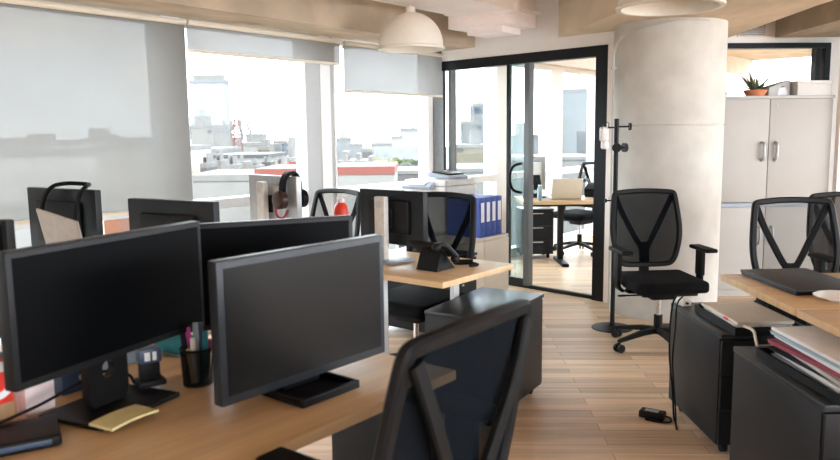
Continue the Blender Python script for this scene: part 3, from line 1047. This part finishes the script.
def binder(u, lab):
    e = empty('ring_binder', W(u, -1.045, .5805), RZW, lab, 'binder', 'blue ring binders on the cream cabinet')
    MB().b2((-.039, -.16, 0), (.039, .16, .315), bev=.004).build('cover', 'blue', e)
    MB().b2((-.022, -.1615, .12), (.022, -.1605, .275)).build('spine_label', 'paper', e, smooth=False)
    MB().cyl((0, -.161, .06), (0, -.163, .06), .012, seg=14).build('finger_hole', 'navy', e)


for k, lab in enumerate(['blue ring binder with bare side showing, first of the row from the printer', 'second blue ring binder from the printer side of the row', 'third blue ring binder from the printer side of the row', 'blue ring binder ending the row beside the glass partition']):
    binder(-1.045 + k * .0805, lab)

# ------------------------------------------------------------------ WHITE CABINETS
cx0, cx1, cy = 2.36, 3.43, 6.20
RC = R(3.1)
ca = empty('storage_cabinet', (cx0, cy - .03, 0), RC, 'tall white upper cabinet with two doors and bar handles', 'cabinet', None)
wd = cx1 - cx0
MB().b2((0, .02, .80), (wd, .42, 1.655), bev=.002).build('carcass', 'white', ca)
MB().b2((-.005, -.012, 1.655), (wd + .005, .43, 1.68), bev=.002).build('top_panel', 'white', ca)
for k in range(2):
    q = MB().b2((.003 + k * wd / 2, 0, .812), (wd / 2 - .003 + k * wd / 2, .0195, 1.652), bev=.002).build('door', 'white', ca)
    xh = wd / 2 + (-.055 if k == 0 else .055)
    MB().tube(smooth_pts([(xh, -.001, 1.15), (xh, -.035, 1.165), (xh, -.037, 1.20), (xh, -.037, 1.26), (xh, -.035, 1.285), (xh, -.001, 1.30)], 1), .013).build('door_handle', 'silver', q)
MB().cyl((wd / 2 + .06, -.001, 1.60), (wd / 2 + .06, -.006, 1.60), .009).build('lock', 'alu', ca)
ca = empty('storage_cabinet', (cx0, cy - .03, 0), RC, 'white lower cabinet standing beneath the tall two-door cabinet', 'cabinet', None)
MB().b2((0, .02, .06), (wd, .42, .765), bev=.002).b2((.02, .04, 0), (wd - .02, .40, .06)).build('carcass', 'white', ca)
MB().b2((-.002, -.012, .765), (wd * .39, .42, .798), bev=.002).b2((wd * .39, 0.03, .765), (wd, .42, .798)).build('dark_top_strip', 'greyp', ca, smooth=False)
for k in range(2):
    q = MB().b2((.003 + k * wd / 2, 0, .065), (wd / 2 - .003 + k * wd / 2, .0195, .762), bev=.002).build('door', 'white', ca)
    xh = wd / 2 + (-.055 if k == 0 else .055)
    MB().tube(smooth_pts([(xh, -.001, .45), (xh, -.032, .465), (xh, -.032, .58), (xh, -.001, .60)], 1), .010).build('door_handle', 'silver', q)

# things on the cabinet
PS = .82
Tz = 1.681
pl = empty('potted_succulent', (2.79, 6.26, Tz), 0, 'spiky succulent in a terracotta bowl on the white cabinet', 'plant')
MB().lathe([(0, 0), (.085, 0), (.112, .045), (.118, .058), (.108, .058), (.10, .05), (0, .05)], seg=32).build('bowl', 'terra', pl)
lf = MB()
rnd = random.Random(3)
for k in range(44):
    a = rnd.uniform(0, 6.283)
    t_ = rnd.uniform(.3, 1.3)
    L = rnd.uniform(.13, .24)
    b0 = Vector((.05 * math.cos(a) * rnd.random(), .05 * math.sin(a) * rnd.random(), .06))
    dirv = Vector((math.sin(t_) * math.cos(a), math.sin(t_) * math.sin(a), math.cos(t_)))
    lf.sweep([b0, b0 + dirv * L * .5, b0 + dirv * L + Vector((0, 0, -.01))], RR(.009, .005), scale=[1, .85, .12])
lf.build('leaves', 'leaf', pl)
pl.scale = (PS, PS, PS)
sp = empty('dried_sprig', (2.50, 6.24, Tz), 0, 'small dry trailing sprig lying beside the terracotta bowl', 'sprig')
sg = MB()
for k in range(14):
    a = rnd.uniform(0, 6.283)
    b0 = Vector((rnd.uniform(-.06, .08), rnd.uniform(-.02, .04), .008))
    sg.sweep([b0, b0 + Vector((.03 * math.cos(a), .02 * math.sin(a), rnd.uniform(.01, .045)))], RR(.006, .003), scale=[1, .3])
sg.sweep([(-.07, 0, .005), (.0, .01, .012), (.09, .0, .01)], RR(.003, .003))
sg.build('twigs', mat('grey_twig', (.20, .17, .15), .8), sp)
bx_ = empty('storage_box', (3.262, 6.35, Tz), R(3), 'long white cardboard box on the end of the white cabinet', 'box')
MB().b2((-.145, -.12, 0), (.145, .12, .095), bev=.003).build('box_body', 'card', bx_)
MB().b2((-.15, -.125, .096), (.15, .125, .12), bev=.003).build('lid', 'card', bx_)
fe = empty('magazine_file', (3.0, 6.36, Tz), R(3), 'grey card magazine file with an arched cut-out between plant and box', 'file holder')
fm = MB()
pro = [(-.09, 0), (-.09, .055), (.02, .105), (.09, .125), (.09, 0), (.06, 0)] + [(.018 + .042 * math.cos(R(k)), .0 + .085 * math.sin(R(k))) for k in range(0, 181, 20)][::1] + [(-.024, 0)]
pro = [(-.09, 0), (-.09, .075), (.09, .13), (.09, 0)] + [(.03 + .042 * math.cos(R(k)), .002 + .078 * math.sin(R(k))) for k in range(0, 181, 15)]
fm.prism(pro, -.07, .07, Matrix.Rotation(R(90), 4, 'X'))
fm.build('file_body', 'ledge', fe)
MB().b2((-.088, -.0695, .002), (.088, -.067, .07)).build('white_sheet', 'paper', fe, smooth=False)

# ------------------------------------------------------------------ COAT STAND
cs = empty('coat_stand', (1.375, 5.222, 0), R(0), 'slim black coat stand with round knobs before the column', 'coat stand')
MB().lathe([(0, 0), (.145, 0), (.145, .006), (.02, .022), (.02, .04), (0, .04)], seg=40).build('base_plate', 'dark', cs)
MB().cyl((0, 0, .02), (0, 0, 1.49), .0165, seg=16).build('pole', 'dark', cs)
for k, (a, zz, L, r) in enumerate([(0, 1.435, .085, .0), (-100, 1.29, .035, .032), (180, 1.43, .085, 0), (20, 1.29, .06, .032), (180, .92, .06, .0)]):
    ca_, sa_ = math.cos(R(a)), math.sin(R(a))
    b = MB().cyl((0, 0, zz), (ca_ * L, sa_ * L, zz), .006, seg=10)
    if r:
        b.cyl((ca_ * L, sa_ * L, zz), (ca_ * (L + .02), sa_ * (L + .02), zz), r, seg=20)
    else:
        b.cyl((ca_ * L, sa_ * L, zz), (ca_ * (L + .014), sa_ * (L + .014), zz), .026 if zz > 1 else .014, seg=18)
    b.build('hook', 'dark', cs)
tg = empty('hanging_bag', (1.275, 5.165, 0), 0, 'small crumpled white bag hung on the coat stand', 'bag')
hbg = MB()
hbg.box((0, 0, 1.385), (.06, .045, .10), bev=.018, seg=3)
hbg.box((.005, 0, 1.31), (.05, .04, .06), bev=.018, seg=3)
hbg.build('bag_body', mat('white_plastic_film', (.75, .74, .73), .4, nscale=60, namt=.2, bump=.5), tg)
MB().tube(smooth_pts([(-.02, -.02, 1.42), (-.02, -.022, 1.465), (.03, -.022, 1.465), (.02, -.02, 1.42)], 1), .003).build('bag_strap', 'blackmat', tg)

# ------------------------------------------------------------------ LAPTOP DESK THINGS
lp = empty('closed_laptop', (1.615, 3.105, .751), R(3), 'closed black laptop lying on the oak desk', 'laptop')
MB().b2((-.15, -.225, 0), (.15, .225, .013), bev=.005).build('keyboard_base', 'black', lp)
MB().b2((-.153, -.228, .0135), (.153, .228, .024), bev=.004).build('lid', mat('dark_grey_lid', (.016, .018, .021), .42, namt=.1, spec=.25), lp)

pt = empty('saucer', (1.60, 2.775, .751), 0, 'white saucer on the oak desk in front of the laptop', 'plate')
MB().lathe([(0, .004), (.045, .004), (.095, .018), (.097, .020), (.094, .022), (.045, .009), (0, .009)], seg=40).build('dish', 'paper', pt)
MB().lathe([(.040, 0), (.044, 0), (.044, .006), (.040, .006), (.040, 0)], seg=30).build('foot_ring', 'paper', pt)

# tray on the pedestal with the charger
T1 = .5455
te = empty('letter_tray', (1.44, 3.255, T1), R(1), 'black letter tray on the pedestal by the laptop desk', 'tray')
tb = MB()
tb.b2((-.13, -.22, 0), (.16, .22, .006))
tb.b2((-.13, -.22, .006), (-.122, .22, .035)).b2((.152, -.22, .006), (.16, .22, .035)).b2((-.122, -.22, .006), (.152, -.212, .035)).b2((-.122, .212, .006), (.152, .22, .035))
tb.build('tray_body', 'blackmat', te, smooth=False)
for k, (z, m_, rz, lab) in enumerate([(.007, 'greyp', 1, 'grey folder at the bottom of the letter tray'), (.020, 'paper', -2, 'stack of printed sheets in the letter tray'), (.038, 'cream', 2, 'cream catalogue lying topmost in the letter tray')]):
    e_ = empty('paper_folder' if k == 0 else ('sheet_stack' if k == 1 else 'catalogue'), (1.44, 3.255, T1 + z), R(rz), lab, 'papers')
    h_ = (.012, .017, .012)[k]
    MB().b2((-.11, -.185, 0), (.135, .185, h_), bev=.001).build('pages', m_, e_)
    if k == 2:
        MB().b2((-.11, -.186, h_ + .0002), (.135, .185, h_ + .0012)).build('cover', 'cream', e_, smooth=False)
        MB().b2((-.1105, -.10, .001), (-.1145, -.06, .009)).build('red_clip', 'red', e_, smooth=False)
ad = empty('charger_plug', (1.30, 3.60, T1), R(20), 'white charger plug on the back corner of the pedestal', 'charger')
MB().b2((-.025, -.03, 0), (.025, .03, .035), bev=.006).build('plug_body', 'paper', ad)
MB().cyl((-.01, -.03, .018), (-.01, -.042, .018), .006, seg=10).build('plug_tip', 'blackmat', ad)
cb = MB()
pts_ = smooth_pts([(1.27, 3.60, .60), (1.25, 3.585, .59), (1.232, 3.575, .55), (1.222, 3.57, .40), (1.215, 3.53, .27), (1.224, 3.50, .15), (1.222, 3.47, .02), (1.215, 3.42, .006), (1.20, 3.36, .006)], 2)
cb.tube(pts_, .0045)
cb.tube(smooth_pts([(1.28, 3.56, .60), (1.238, 3.53, .575), (1.228, 3.50, .45), (1.205, 3.47, .32), (1.222, 3.49, .2), (1.224, 3.45, .06), (1.21, 3.40, .006)], 2), .004)
tag(cb.build('charger_cable', 'blackmat'), 'black charger cable hanging down the pedestal to the floor', 'cable')
pw = empty('power_adapter', (1.135, 3.52, 0), R(-32), 'black power adapter lying on the floor beside the pedestal', 'adapter')
MB().b2((-.06, -.032, .002), (.06, .032, .036), bev=.007, seg=3).build('adapter_case', 'black', pw)
MB().b2((-.035, -.018, .0362), (.03, .014, .0372)).build('rating_label', 'silver', pw, smooth=False)
MB().tube(smooth_pts([(.06, 0, .02), (.09, .0, .015), (.10, -.04, .008), (.05, -.06, .008), (-.02, -.055, .008)], 2), .005).build('adapter_lead', 'blackmat', pw)

# paper pile on the nearer pedestal
te = empty('letter_tray', (1.47, 2.50, T1), R(2), 'long black letter tray under the thick paper pile', 'tray')
tb = MB()
tb.b2((-.18, -.27, 0), (.16, .27, .006))
tb.b2((-.18, -.27, .006), (-.172, .27, .03)).b2((.152, -.27, .006), (.16, .27, .03)).b2((-.172, -.27, .006), (.152, -.262, .03)).b2((-.172, .262, .006), (.152, .27, .03))
tb.build('tray_body', 'blackmat', te, smooth=False)
zc = T1 + .007
pile = [('paper_folder', 'greyp', .010, 1, 'grey folder at the bottom of the thick paper pile', .0),
        ('sheet_stack', 'paper', .016, -1, 'white sheets just above the bottom folder of the thick pile', .004),
        ('paper_folder', 'black', .007, 3, 'black folder in the lower part of the thick paper pile', -.003),
        ('sheet_stack', 'ledge', .014, -2, 'grey printed sheets under the maroon folder', .006),
        ('paper_folder', 'maroon', .014, 4, 'maroon folder sticking out of the thick paper pile', -.004),
        ('sheet_stack', 'paper', .018, 0, 'white sheets lying over the maroon folder', .010),
        ('paper_folder', 'sky', .010, 2, 'clear bluish folder just beneath the top sheets', -.006),
        ('sheet_stack', 'paper', .012, 1, 'white printed sheets topmost on the thick paper pile', -.004)]
for k, (nm, m_, h_, rz, lab, dx) in enumerate(pile):
    e_ = empty(nm, (1.468 + dx, 2.50 + (k % 3 - 1) * .008, zc), R(rz * 1.3), lab, 'papers')
    MB().b2((-.140, -.235, 0), (.135, .235, h_), bev=.001).build('pages', m_, e_)
    if nm == 'paper_folder':
        MB().b2((-.143, -.237, h_ + .0003), (.136, .237, h_ + .0016)).build('cover', m_, e_, smooth=False)
        zc += .0018
    zc += h_ + .0008

tcb = MB()
tcb.tube(smooth_pts([(1.33, 2.985, .60), (1.345, 2.93, .60), (1.335, 2.89, .575), (1.33, 2.86, .552)], 2), .006)
tag(tcb.build('cream_cable', 'cream'), 'short cream cable bridging the two charcoal pedestals', 'cable')

# ------------------------------------------------------------------ SECOND ROOM
desk((1.05, 7.55, 0), R(0), 0, 1.5, 0.0, .68, .705, 'oak desk beyond the glass partition with a silver laptop', legs=(), th=.035)
_r2 = [o for o in COL.objects if o.get('label', '').startswith('oak desk beyond the glass')][0]
for xx in (.47, 1.35):
    MB().b2((xx - .03, .42, .03), (xx + .03, .48, .67), bev=.004).b2((xx - .035, .12, 0), (xx + .035, .66, .035), bev=.006).build('leg', 'dark', _r2)
l2 = empty('silver_laptop', (1.53, 7.74, .7055), R(4), 'open silver laptop on the desk beyond the glass partition', 'laptop')
MB().b2((-.16, -.0, 0), (.16, .22, .016), bev=.004).build('keyboard_base', 'silver', l2)
MB().box((0, -.03, .115), (.32, .010, .215), rot=(R(14), 0, 0), bev=.004).build('lid', 'cream', l2)
mo = monitor((1.27, 8.09, .7055), R(160), .20, .36, .08, 'pale-backed monitor on the desk beyond the glass partition', back='print', bez='silver', scr='paper', desk_off=.05)
kp = empty('desk_phone', (1.88, 8.00, .722), R(-30), 'black desk phone beside the far laptop beyond the glass', 'phone')
MB().box((0, 0, .06), (.17, .18, .10), rot=(R(20), 0, 0), bev=.012).build('phone_body', 'blackmat', kp)
MB().sweep([(-.10, -.05, .16), (-.10, .0, .175), (-.10, .07, .16)], RR(.022, .018), normal=(0, 0, 1)).build('handset', 'black', kp)
MB().cyl((.03, 0, .11), (.03, 0, .21), .03, seg=14).build('camera_pod', 'blackmat', kp)
for x_, y_, h_, m_, lab in [(1.14, 7.62, .20, 'cream', 'tall beige bottle standing on the far desk by the door'), (1.24, 7.66, .15, 'sky', 'pale blue cup standing on the far desk beside the beige bottle')]:
    e_ = empty('bottle' if m_ == 'cream' else 'cup', (x_, y_, .7055), 0, lab, 'bottle' if m_ == 'cream' else 'cup')
    MB().lathe([(0, 0), (.026, 0), (.028, h_ * .8), (.018, h_ * .9), (.018, h_), (0, h_)], seg=20).build('vessel', m_, e_)
    MB().cyl((0, 0, h_), (0, 0, h_ + .012), .019, seg=16).build('lid', 'paper', e_)
rq = empty('desk_organiser', (1.62, 8.10, .7055), R(10), 'low grey desk organiser between far monitor and laptop', 'organiser')
MB().b2((-.10, -.06, 0), (.10, .06, .02), bev=.004).b2((-.10, -.06, .05), (.10, .06, .06), bev=.003).b2((-.10, .05, .02), (.10, .06, .05)).build('shelf_body', 'greyp', rq)

# ------------------------------------------------------------------ TOWN OUTSIDE
GZ = -18.0
CITY = .25
t3 = lambda *c: tuple(x * CITY for x in c)
FC = {
    'tower': facade('white_tower_wall', (.44, .45, .46), (.27, .30, .34), 2.0, 3.0, .45),
    'white': facade('white_render_wall', (.42, .41, .39), (.10, .12, .15), 3.2, 3.1, .9),
    'grey': facade('grey_render_wall', (.24, .235, .23), (.08, .09, .11), 2.6, 3.0, .8),
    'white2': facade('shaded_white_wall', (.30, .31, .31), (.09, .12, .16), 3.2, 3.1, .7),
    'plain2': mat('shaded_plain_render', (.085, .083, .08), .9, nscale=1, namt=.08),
    'cream': facade('cream_render_wall', (.40, .35, .27), (.10, .10, .11), 3.6, 3.2, .95),
    'tan': facade('tan_render_wall', (.31, .25, .19), (.09, .09, .09), 2.8, 3.0, .9),
    'blue': facade('glazed_wall', (.26, .31, .36), (.09, .15, .21), 1.6, 3.2, .35),
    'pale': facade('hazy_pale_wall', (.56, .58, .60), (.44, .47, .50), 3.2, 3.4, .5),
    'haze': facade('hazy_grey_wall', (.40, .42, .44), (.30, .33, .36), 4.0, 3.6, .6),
    'shed': mat('corrugated_shed_wall', t3(.42, .42, .40), .8, nscale=.5, namt=.75, stretch=(.06, .06, 2.6)),
    'orange': mat('orange_render', t3(.34, .115, .05), .9),
    'plain': mat('plain_white_render', t3(.42, .41, .39), .9, nscale=1, namt=.08),
    'shedv': mat('banded_shed_wall', (.62, .62, .60), .8, nscale=.5, namt=.8, stretch=(.06, .06, 2.6)),
    'panelv': mat('panelled_beige_wall', (.42, .38, .32), .8, nscale=.5, namt=.5, stretch=(1.6, 1.6, .02)),
    'greyv': mat('pale_grey_render', (.22, .22, .21), .9, nscale=.4, namt=.2),
    'pale2': mat('bright_white_render', (.75, .74, .72), .9),
    'redroof': mat('red_coping', t3(.36, .075, .05), .8),
    'roof': mat('pale_roof', t3(.34, .33, .32), .9, nscale=1, namt=.15),
    'dark': mat('dark_roof', t3(.10, .10, .11), .8),
    'tree': mat('tree_green', t3(.085, .115, .03), .9, nscale=3, namt=.5),
    'tree2': mat('tree_yellow_green', t3(.22, .22, .05), .9, nscale=3, namt=.4),
    'tree3': mat('tree_dark_green', t3(.05, .075, .045), .9, nscale=3, namt=.4),
    'ground': mat('town_ground', t3(.22, .21, .20), .95, nscale=.05, namt=.3),
    'mast': mat('red_white_mast', t3(.42, .20, .17), .7),
}
g = MB().b2((-700, -60, GZ - 1), (700, 1100, GZ)).build('ground', None, smooth=False)
g.data.materials.append(FC['ground'])
struct(g)


def house(x0, x1, yt, D, mt, label, dep=None, cap=None, rz=0.0, name='building', group='town buildings outside', extra=None):
    a, b = at(x0, yt, D), at(x1, yt, D)
    w = (b - a).length
    dep = dep or max(6, w * .7)
    zt = (a.z + b.z) / 2
    e = empty(name, ((a.x + b.x) / 2, D, GZ), rz, label, 'building', group)
    h = zt - GZ
    MB().b2((-w / 2, 0, 0), (w / 2, dep, h)).build('walls', FC[mt], e, smooth=False)
    cap = cap or 'roof'
    ov = w * .012
    MB().b2((-w / 2 - ov, -ov, h), (w / 2 + ov, dep + ov, h + max(.25, D * .0045))).build('parapet', FC[cap], e, smooth=False)
    if extra:
        ex = MB()
        for (f0, f1, hh) in extra:
            ex.b2((-w / 2 + w * f0, dep * .2, h), (-w / 2 + w * f1, dep * .7, h + hh))
        ex.build('roof_hut', FC['roof'], e, smooth=False)
    return e


# seen through the clear panes beside the tower
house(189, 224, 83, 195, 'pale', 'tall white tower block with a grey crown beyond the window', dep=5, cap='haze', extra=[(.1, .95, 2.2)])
house(186, 213, 128, 120, 'white', 'white flats with blue windows at the foot of the tower', dep=10, extra=[(.2, .5, 2)])
house(212, 232, 143, 150, 'white', 'pale stepped block beside the tower foot')
house(228, 262, 146, 170, 'plain', 'plain pale block under the antenna mast', extra=[(.1, .3, 2)])
house(246, 262, 137, 200, 'white', 'narrow white block beyond the antenna mast')
house(273, 287, 144, 210, 'blue', 'small blue glazed block on the skyline')
house(286, 306, 150, 190, 'grey', 'low grey block near the window mullion', extra=[(.3, .6, 2.5)])
house(258, 276, 150, 140, 'tan', 'tan block on the near skyline', extra=[(.1, .5, 2)])
house(184, 216, 152, 62, 'white', 'white house with a dark window band below the tower', dep=9)
house(214, 268, 158, 55, 'plain', 'long plain white building with a flat grey roof', dep=8, cap='dark')
house(262, 309, 161, 70, 'cream', 'cream terrace near the red coping', dep=8, extra=[(.1, .2, 1.6), (.5, .58, 2.2)])
house(186, 262, 181, 30, 'plain', 'white terrace wall just below the first clear window', dep=5)
house(255, 300, 176, 26, 'plain', 'white wall with a red coping below the first clear window', dep=4, cap='redroof')
# third window
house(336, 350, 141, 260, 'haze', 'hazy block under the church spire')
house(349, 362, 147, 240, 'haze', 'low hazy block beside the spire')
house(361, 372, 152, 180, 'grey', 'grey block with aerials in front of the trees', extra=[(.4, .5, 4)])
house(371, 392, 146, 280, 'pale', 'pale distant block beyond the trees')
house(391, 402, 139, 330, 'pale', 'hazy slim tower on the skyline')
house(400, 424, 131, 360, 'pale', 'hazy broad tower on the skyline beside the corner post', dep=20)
house(338, 366, 164, 90, 'tan', 'tan roofs in front of the spire', dep=8, extra=[(.1, .3, 1.5), (.6, .75, 1.2)])
house(363, 384, 167, 75, 'grey', 'grey low roofs below the trees', dep=8, extra=[(.2, .4, 1)])
house(330, 394, 174.5, 24, 'plain', 'white wall with a red coping behind the window chair', dep=4, cap='redroof')
house(392, 440, 174, 60, 'grey', 'grey low building behind the printer', dep=8)
# beyond the partition
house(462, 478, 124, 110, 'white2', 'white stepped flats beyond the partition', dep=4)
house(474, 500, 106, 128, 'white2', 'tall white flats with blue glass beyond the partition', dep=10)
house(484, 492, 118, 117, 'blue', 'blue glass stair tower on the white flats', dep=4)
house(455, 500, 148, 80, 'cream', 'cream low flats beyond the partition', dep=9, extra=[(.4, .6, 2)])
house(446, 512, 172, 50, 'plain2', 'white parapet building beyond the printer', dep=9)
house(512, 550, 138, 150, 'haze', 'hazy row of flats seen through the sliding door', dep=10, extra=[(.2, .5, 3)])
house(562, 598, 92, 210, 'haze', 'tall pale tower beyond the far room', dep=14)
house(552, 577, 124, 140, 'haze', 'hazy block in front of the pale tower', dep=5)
house(590, 640, 134, 120, 'white2', 'white flats at the edge of the far window', dep=10)
house(508, 600, 160, 70, 'plain2', 'low white building outside the far room', dep=9)
# behind the long blind
house(-30, 40, 145, 75, 'greyv', 'grey row of roofs behind the long blind', dep=8, extra=[(.3, .4, .7), (.7, .85, 1.1)])
house(38, 64, 146, 60, 'pale2', 'white house showing bright through the long blind', dep=6, extra=[(.2, .5, .5)])
house(62, 84, 146, 90, 'greyv', 'grey block between white house and wooded block behind the blind', extra=[(.1, .4, .8)])
house(82, 140, 141, 85, 'greyv', 'long grey block on the skyline behind the blind', dep=9, extra=[(.0, .1, 1.5), (.12, .3, .7)])
house(138, 166, 141, 80, 'greyv', 'tan block beside the wide mullion behind the blind', dep=9)
house(-60, 96, 155, 34, 'shedv', 'long corrugated shed with wavy bands behind the blind', dep=5)
house(97, 127, 151, 28, 'panelv', 'tan boarded wall behind the blind', dep=6)
house(130, 176, 152, 36, 'panelv', 'grey panelled building behind the blind', dep=6)
house(103, 118, 211, 13, 'orange', 'orange wall glimpsed under the long blind', dep=1)
house(117, 136, 211, 15, 'cream', 'cream wall glimpsed beside the orange one', dep=3)
house(-10, 34, 219, 14.5, 'plain', 'white wall glimpsed under the long blind by the black screen', dep=3)


rn_ = random.Random(11)
small = [(188, 160, 44, 'cream'), (200, 168, 38, 'grey'), (214, 165, 42, 'white'), (226, 170, 36, 'tan'), (238, 166, 45, 'cream'), (250, 171, 38, 'white'), (262, 166, 47, 'grey'), (275, 169, 36, 'tan'), (287, 166, 46, 'white'), (299, 168, 38, 'cream'), (340, 168, 52, 'white'), (351, 170, 44, 'tan'), (372, 170, 50, 'cream'), (383, 170, 40, 'grey')]
words2 = {'cream': 'cream', 'grey': 'grey', 'white': 'white', 'tan': 'tan'}
for k, (x, y, D, m_) in enumerate(small):
    spot = 'between the white tower and the wide mullion' if x < 205 else ('below the antenna mast' if x < 250 else ('near the middle mullion' if x < 310 else 'below the church spire'))
    o_ = house(x, x + rn_.uniform(7, 10), y, D, m_, f'small {words2[m_]} house {spot}, ' + ('set lower' if k in (5, 8) else 'roof') + f' level with the {["terrace", "pane edge"][k == 8]}', dep=rn_.uniform(1.2, 2), cap=rn_.choice(['roof', 'dark', 'redroof', 'roof']), extra=[(.1, .25, rn_.uniform(.3, .7)), (.6, .7, rn_.uniform(.2, .9))], name='small_house', group='small houses outside')
def mast(x, yb, yt, D, label, name='antenna_mast'):
    a, b = at(x, yt, D), at(x, yb, D)
    e = empty(name, (a.x, D, b.z - 1), 0, label, 'mast')
    h = a.z - b.z + 1
    m = MB()
    r = .9
    for s in ((-1, -1), (1, -1), (1, 1), (-1, 1)):
        m.cyl((s[0] * r, s[1] * r, 0), (s[0] * r * .4, s[1] * r * .4, h), .12, seg=5)
    n = 7
    for k in range(n):
        z0, z1 = h * k / n, h * (k + 1) / n
        q0, q1 = r * (1 - .6 * k / n), r * (1 - .6 * (k + 1) / n)
        m.cyl((-q0, -q0, z0), (q1, -q1, z1), .08, seg=4).cyl((q0, -q0, z0), (-q1, -q1, z1), .08, seg=4)
    m.build('lattice', FC['mast'], e, smooth=False)
    d = MB()
    for zz, w_ in ((.55, 2.6), (.8, 2.2)):
        d.b2((-w_, -.2, h * zz), (w_, .2, h * zz + .25))
        for q in (-w_, -w_ * .4, w_ * .4, w_):
            d.b2((q - .2, -.4, h * zz - .9), (q + .2, 0, h * zz + 1.1))
    d.build('aerial', FC['roof'], e, smooth=False)


mast(236, 152, 118, 138, 'red and white lattice antenna mast right of the white tower')
sp_a, sp_b = at(343, 128, 280), at(343, 146, 280)
se = empty('church_spire', (sp_a.x, 280, GZ), 0, 'slim church spire on the hazy skyline', 'spire')
hh = sp_b.z - GZ
MB().b2((-2, -2, 0), (2, 2, hh + 1.5)).build('spire_tower', FC['haze'], se, smooth=False)
MB().cyl((0, 0, hh + 1.5), (0, 0, sp_a.z - GZ), 1.9, .15, seg=8).build('spire_roof', FC['haze'], se, smooth=False)


def tree(x, yt, D, r, mt, label):
    a = at(x, yt, D)
    e = empty('tree', (a.x, D, GZ), 0, label, 'tree', 'trees beyond the roofs')
    h = a.z - GZ
    rn = random.Random(int(x * 7 + D))
    MB().cyl((0, 0, 0), (0, 0, h - r), .35, .2, seg=8).build('trunk', FC['dark'], e)
    c = MB()
    for k in range(12):
        q = Vector((rn.uniform(-1, 1), rn.uniform(-1, 1), rn.uniform(-.9, .6))) * r * .7
        c.ball(Vector((0, 0, h - r)) + q, r * rn.uniform(.4, .6), seg=10)
    o_ = c.build('crown', FC[mt], e)
    for v_ in o_.data.vertices:
        v_.co += Vector((rn.uniform(-1, 1), rn.uniform(-1, 1), rn.uniform(-1, 1))) * r * .09


tree(374, 156, 163, 2.2, 'tree2', 'yellow-green tree left among the trees, beside the grey block')
tree(386, 154, 143, 2.2, 'tree2', 'yellow-green tree in the middle of the tree row')
tree(397, 156, 152, 2.2, 'tree', 'green tree in the middle of the tree row')
tree(409, 157, 163, 2.2, 'tree', 'green tree near the corner post')
tree(421, 157, 150, 2.2, 'tree3', 'dark green tree touching the corner post')
tree(388, 163, 112, 2.1, 'tree3', 'dark green bushy tree in front of the tree row')
tree(405, 162, 104, 2.2, 'tree3', 'second dark bushy tree before the row, nearer the corner post')
tree(341, 158, 120, 2.4, 'tree2', 'yellowish tree below the church spire')

# ------------------------------------------------------------------ LIGHT
w = bpy.data.worlds.new('sky')
SC.world = w
w.use_nodes = True
nt = w.node_tree
bg = nt.nodes['Background']
tc = nt.nodes.new('ShaderNodeTexCoord')
mp = nt.nodes.new('ShaderNodeMapping')
mp.inputs['Scale'].default_value = (1.3, 1.3, 4.5)
mp.inputs['Location'].default_value = (.35, .1, .2)
nz = nt.nodes.new('ShaderNodeTexNoise')
nz.inputs['Scale'].default_value = 2.6
nz.inputs['Detail'].default_value = 7
nz.inputs['Roughness'].default_value = .55
cr = nt.nodes.new('ShaderNodeValToRGB')
cr.color_ramp.elements[0].position = .50
cr.color_ramp.elements[1].position = .66
cr.color_ramp.elements[0].color = (.82, .89, .96, 1)
cr.color_ramp.elements[1].color = (1.02, 1.01, .99, 1)
link(nt, tc.outputs['Generated'], mp.inputs['Vector'])
link(nt, mp.outputs['Vector'], nz.inputs['Vector'])
link(nt, nz.outputs['Fac'], cr.inputs['Fac'])
link(nt, cr.outputs['Color'], bg.inputs['Color'])
bg.inputs['Strength'].default_value = 3.2

sun = bpy.data.lights.new('sun', 'SUN')
sun.energy = 2.5
sun.angle = R(2)
sun.color = (1, .95, .88)
so = bpy.data.objects.new('sun', sun)
COL.objects.link(so)
d = Vector((-.25, .75, -1.15)).normalized()
so.rotation_euler = Vector((0, 0, -1)).rotation_difference(d).to_euler()

SC.view_settings.view_transform = 'Standard'
SC.view_settings.look = 'None'
SC.view_settings.exposure = 1.98
SC.view_settings.gamma = 1.0
SC.cycles.use_denoising = True
SC.cycles.max_bounces = 10
SC.cycles.transparent_max_bounces = 24
SC.cycles.diffuse_bounces = 6
SC.cycles.sample_clamp_indirect = 8
SC.cycles.caustics_reflective = False
SC.cycles.caustics_refractive = False
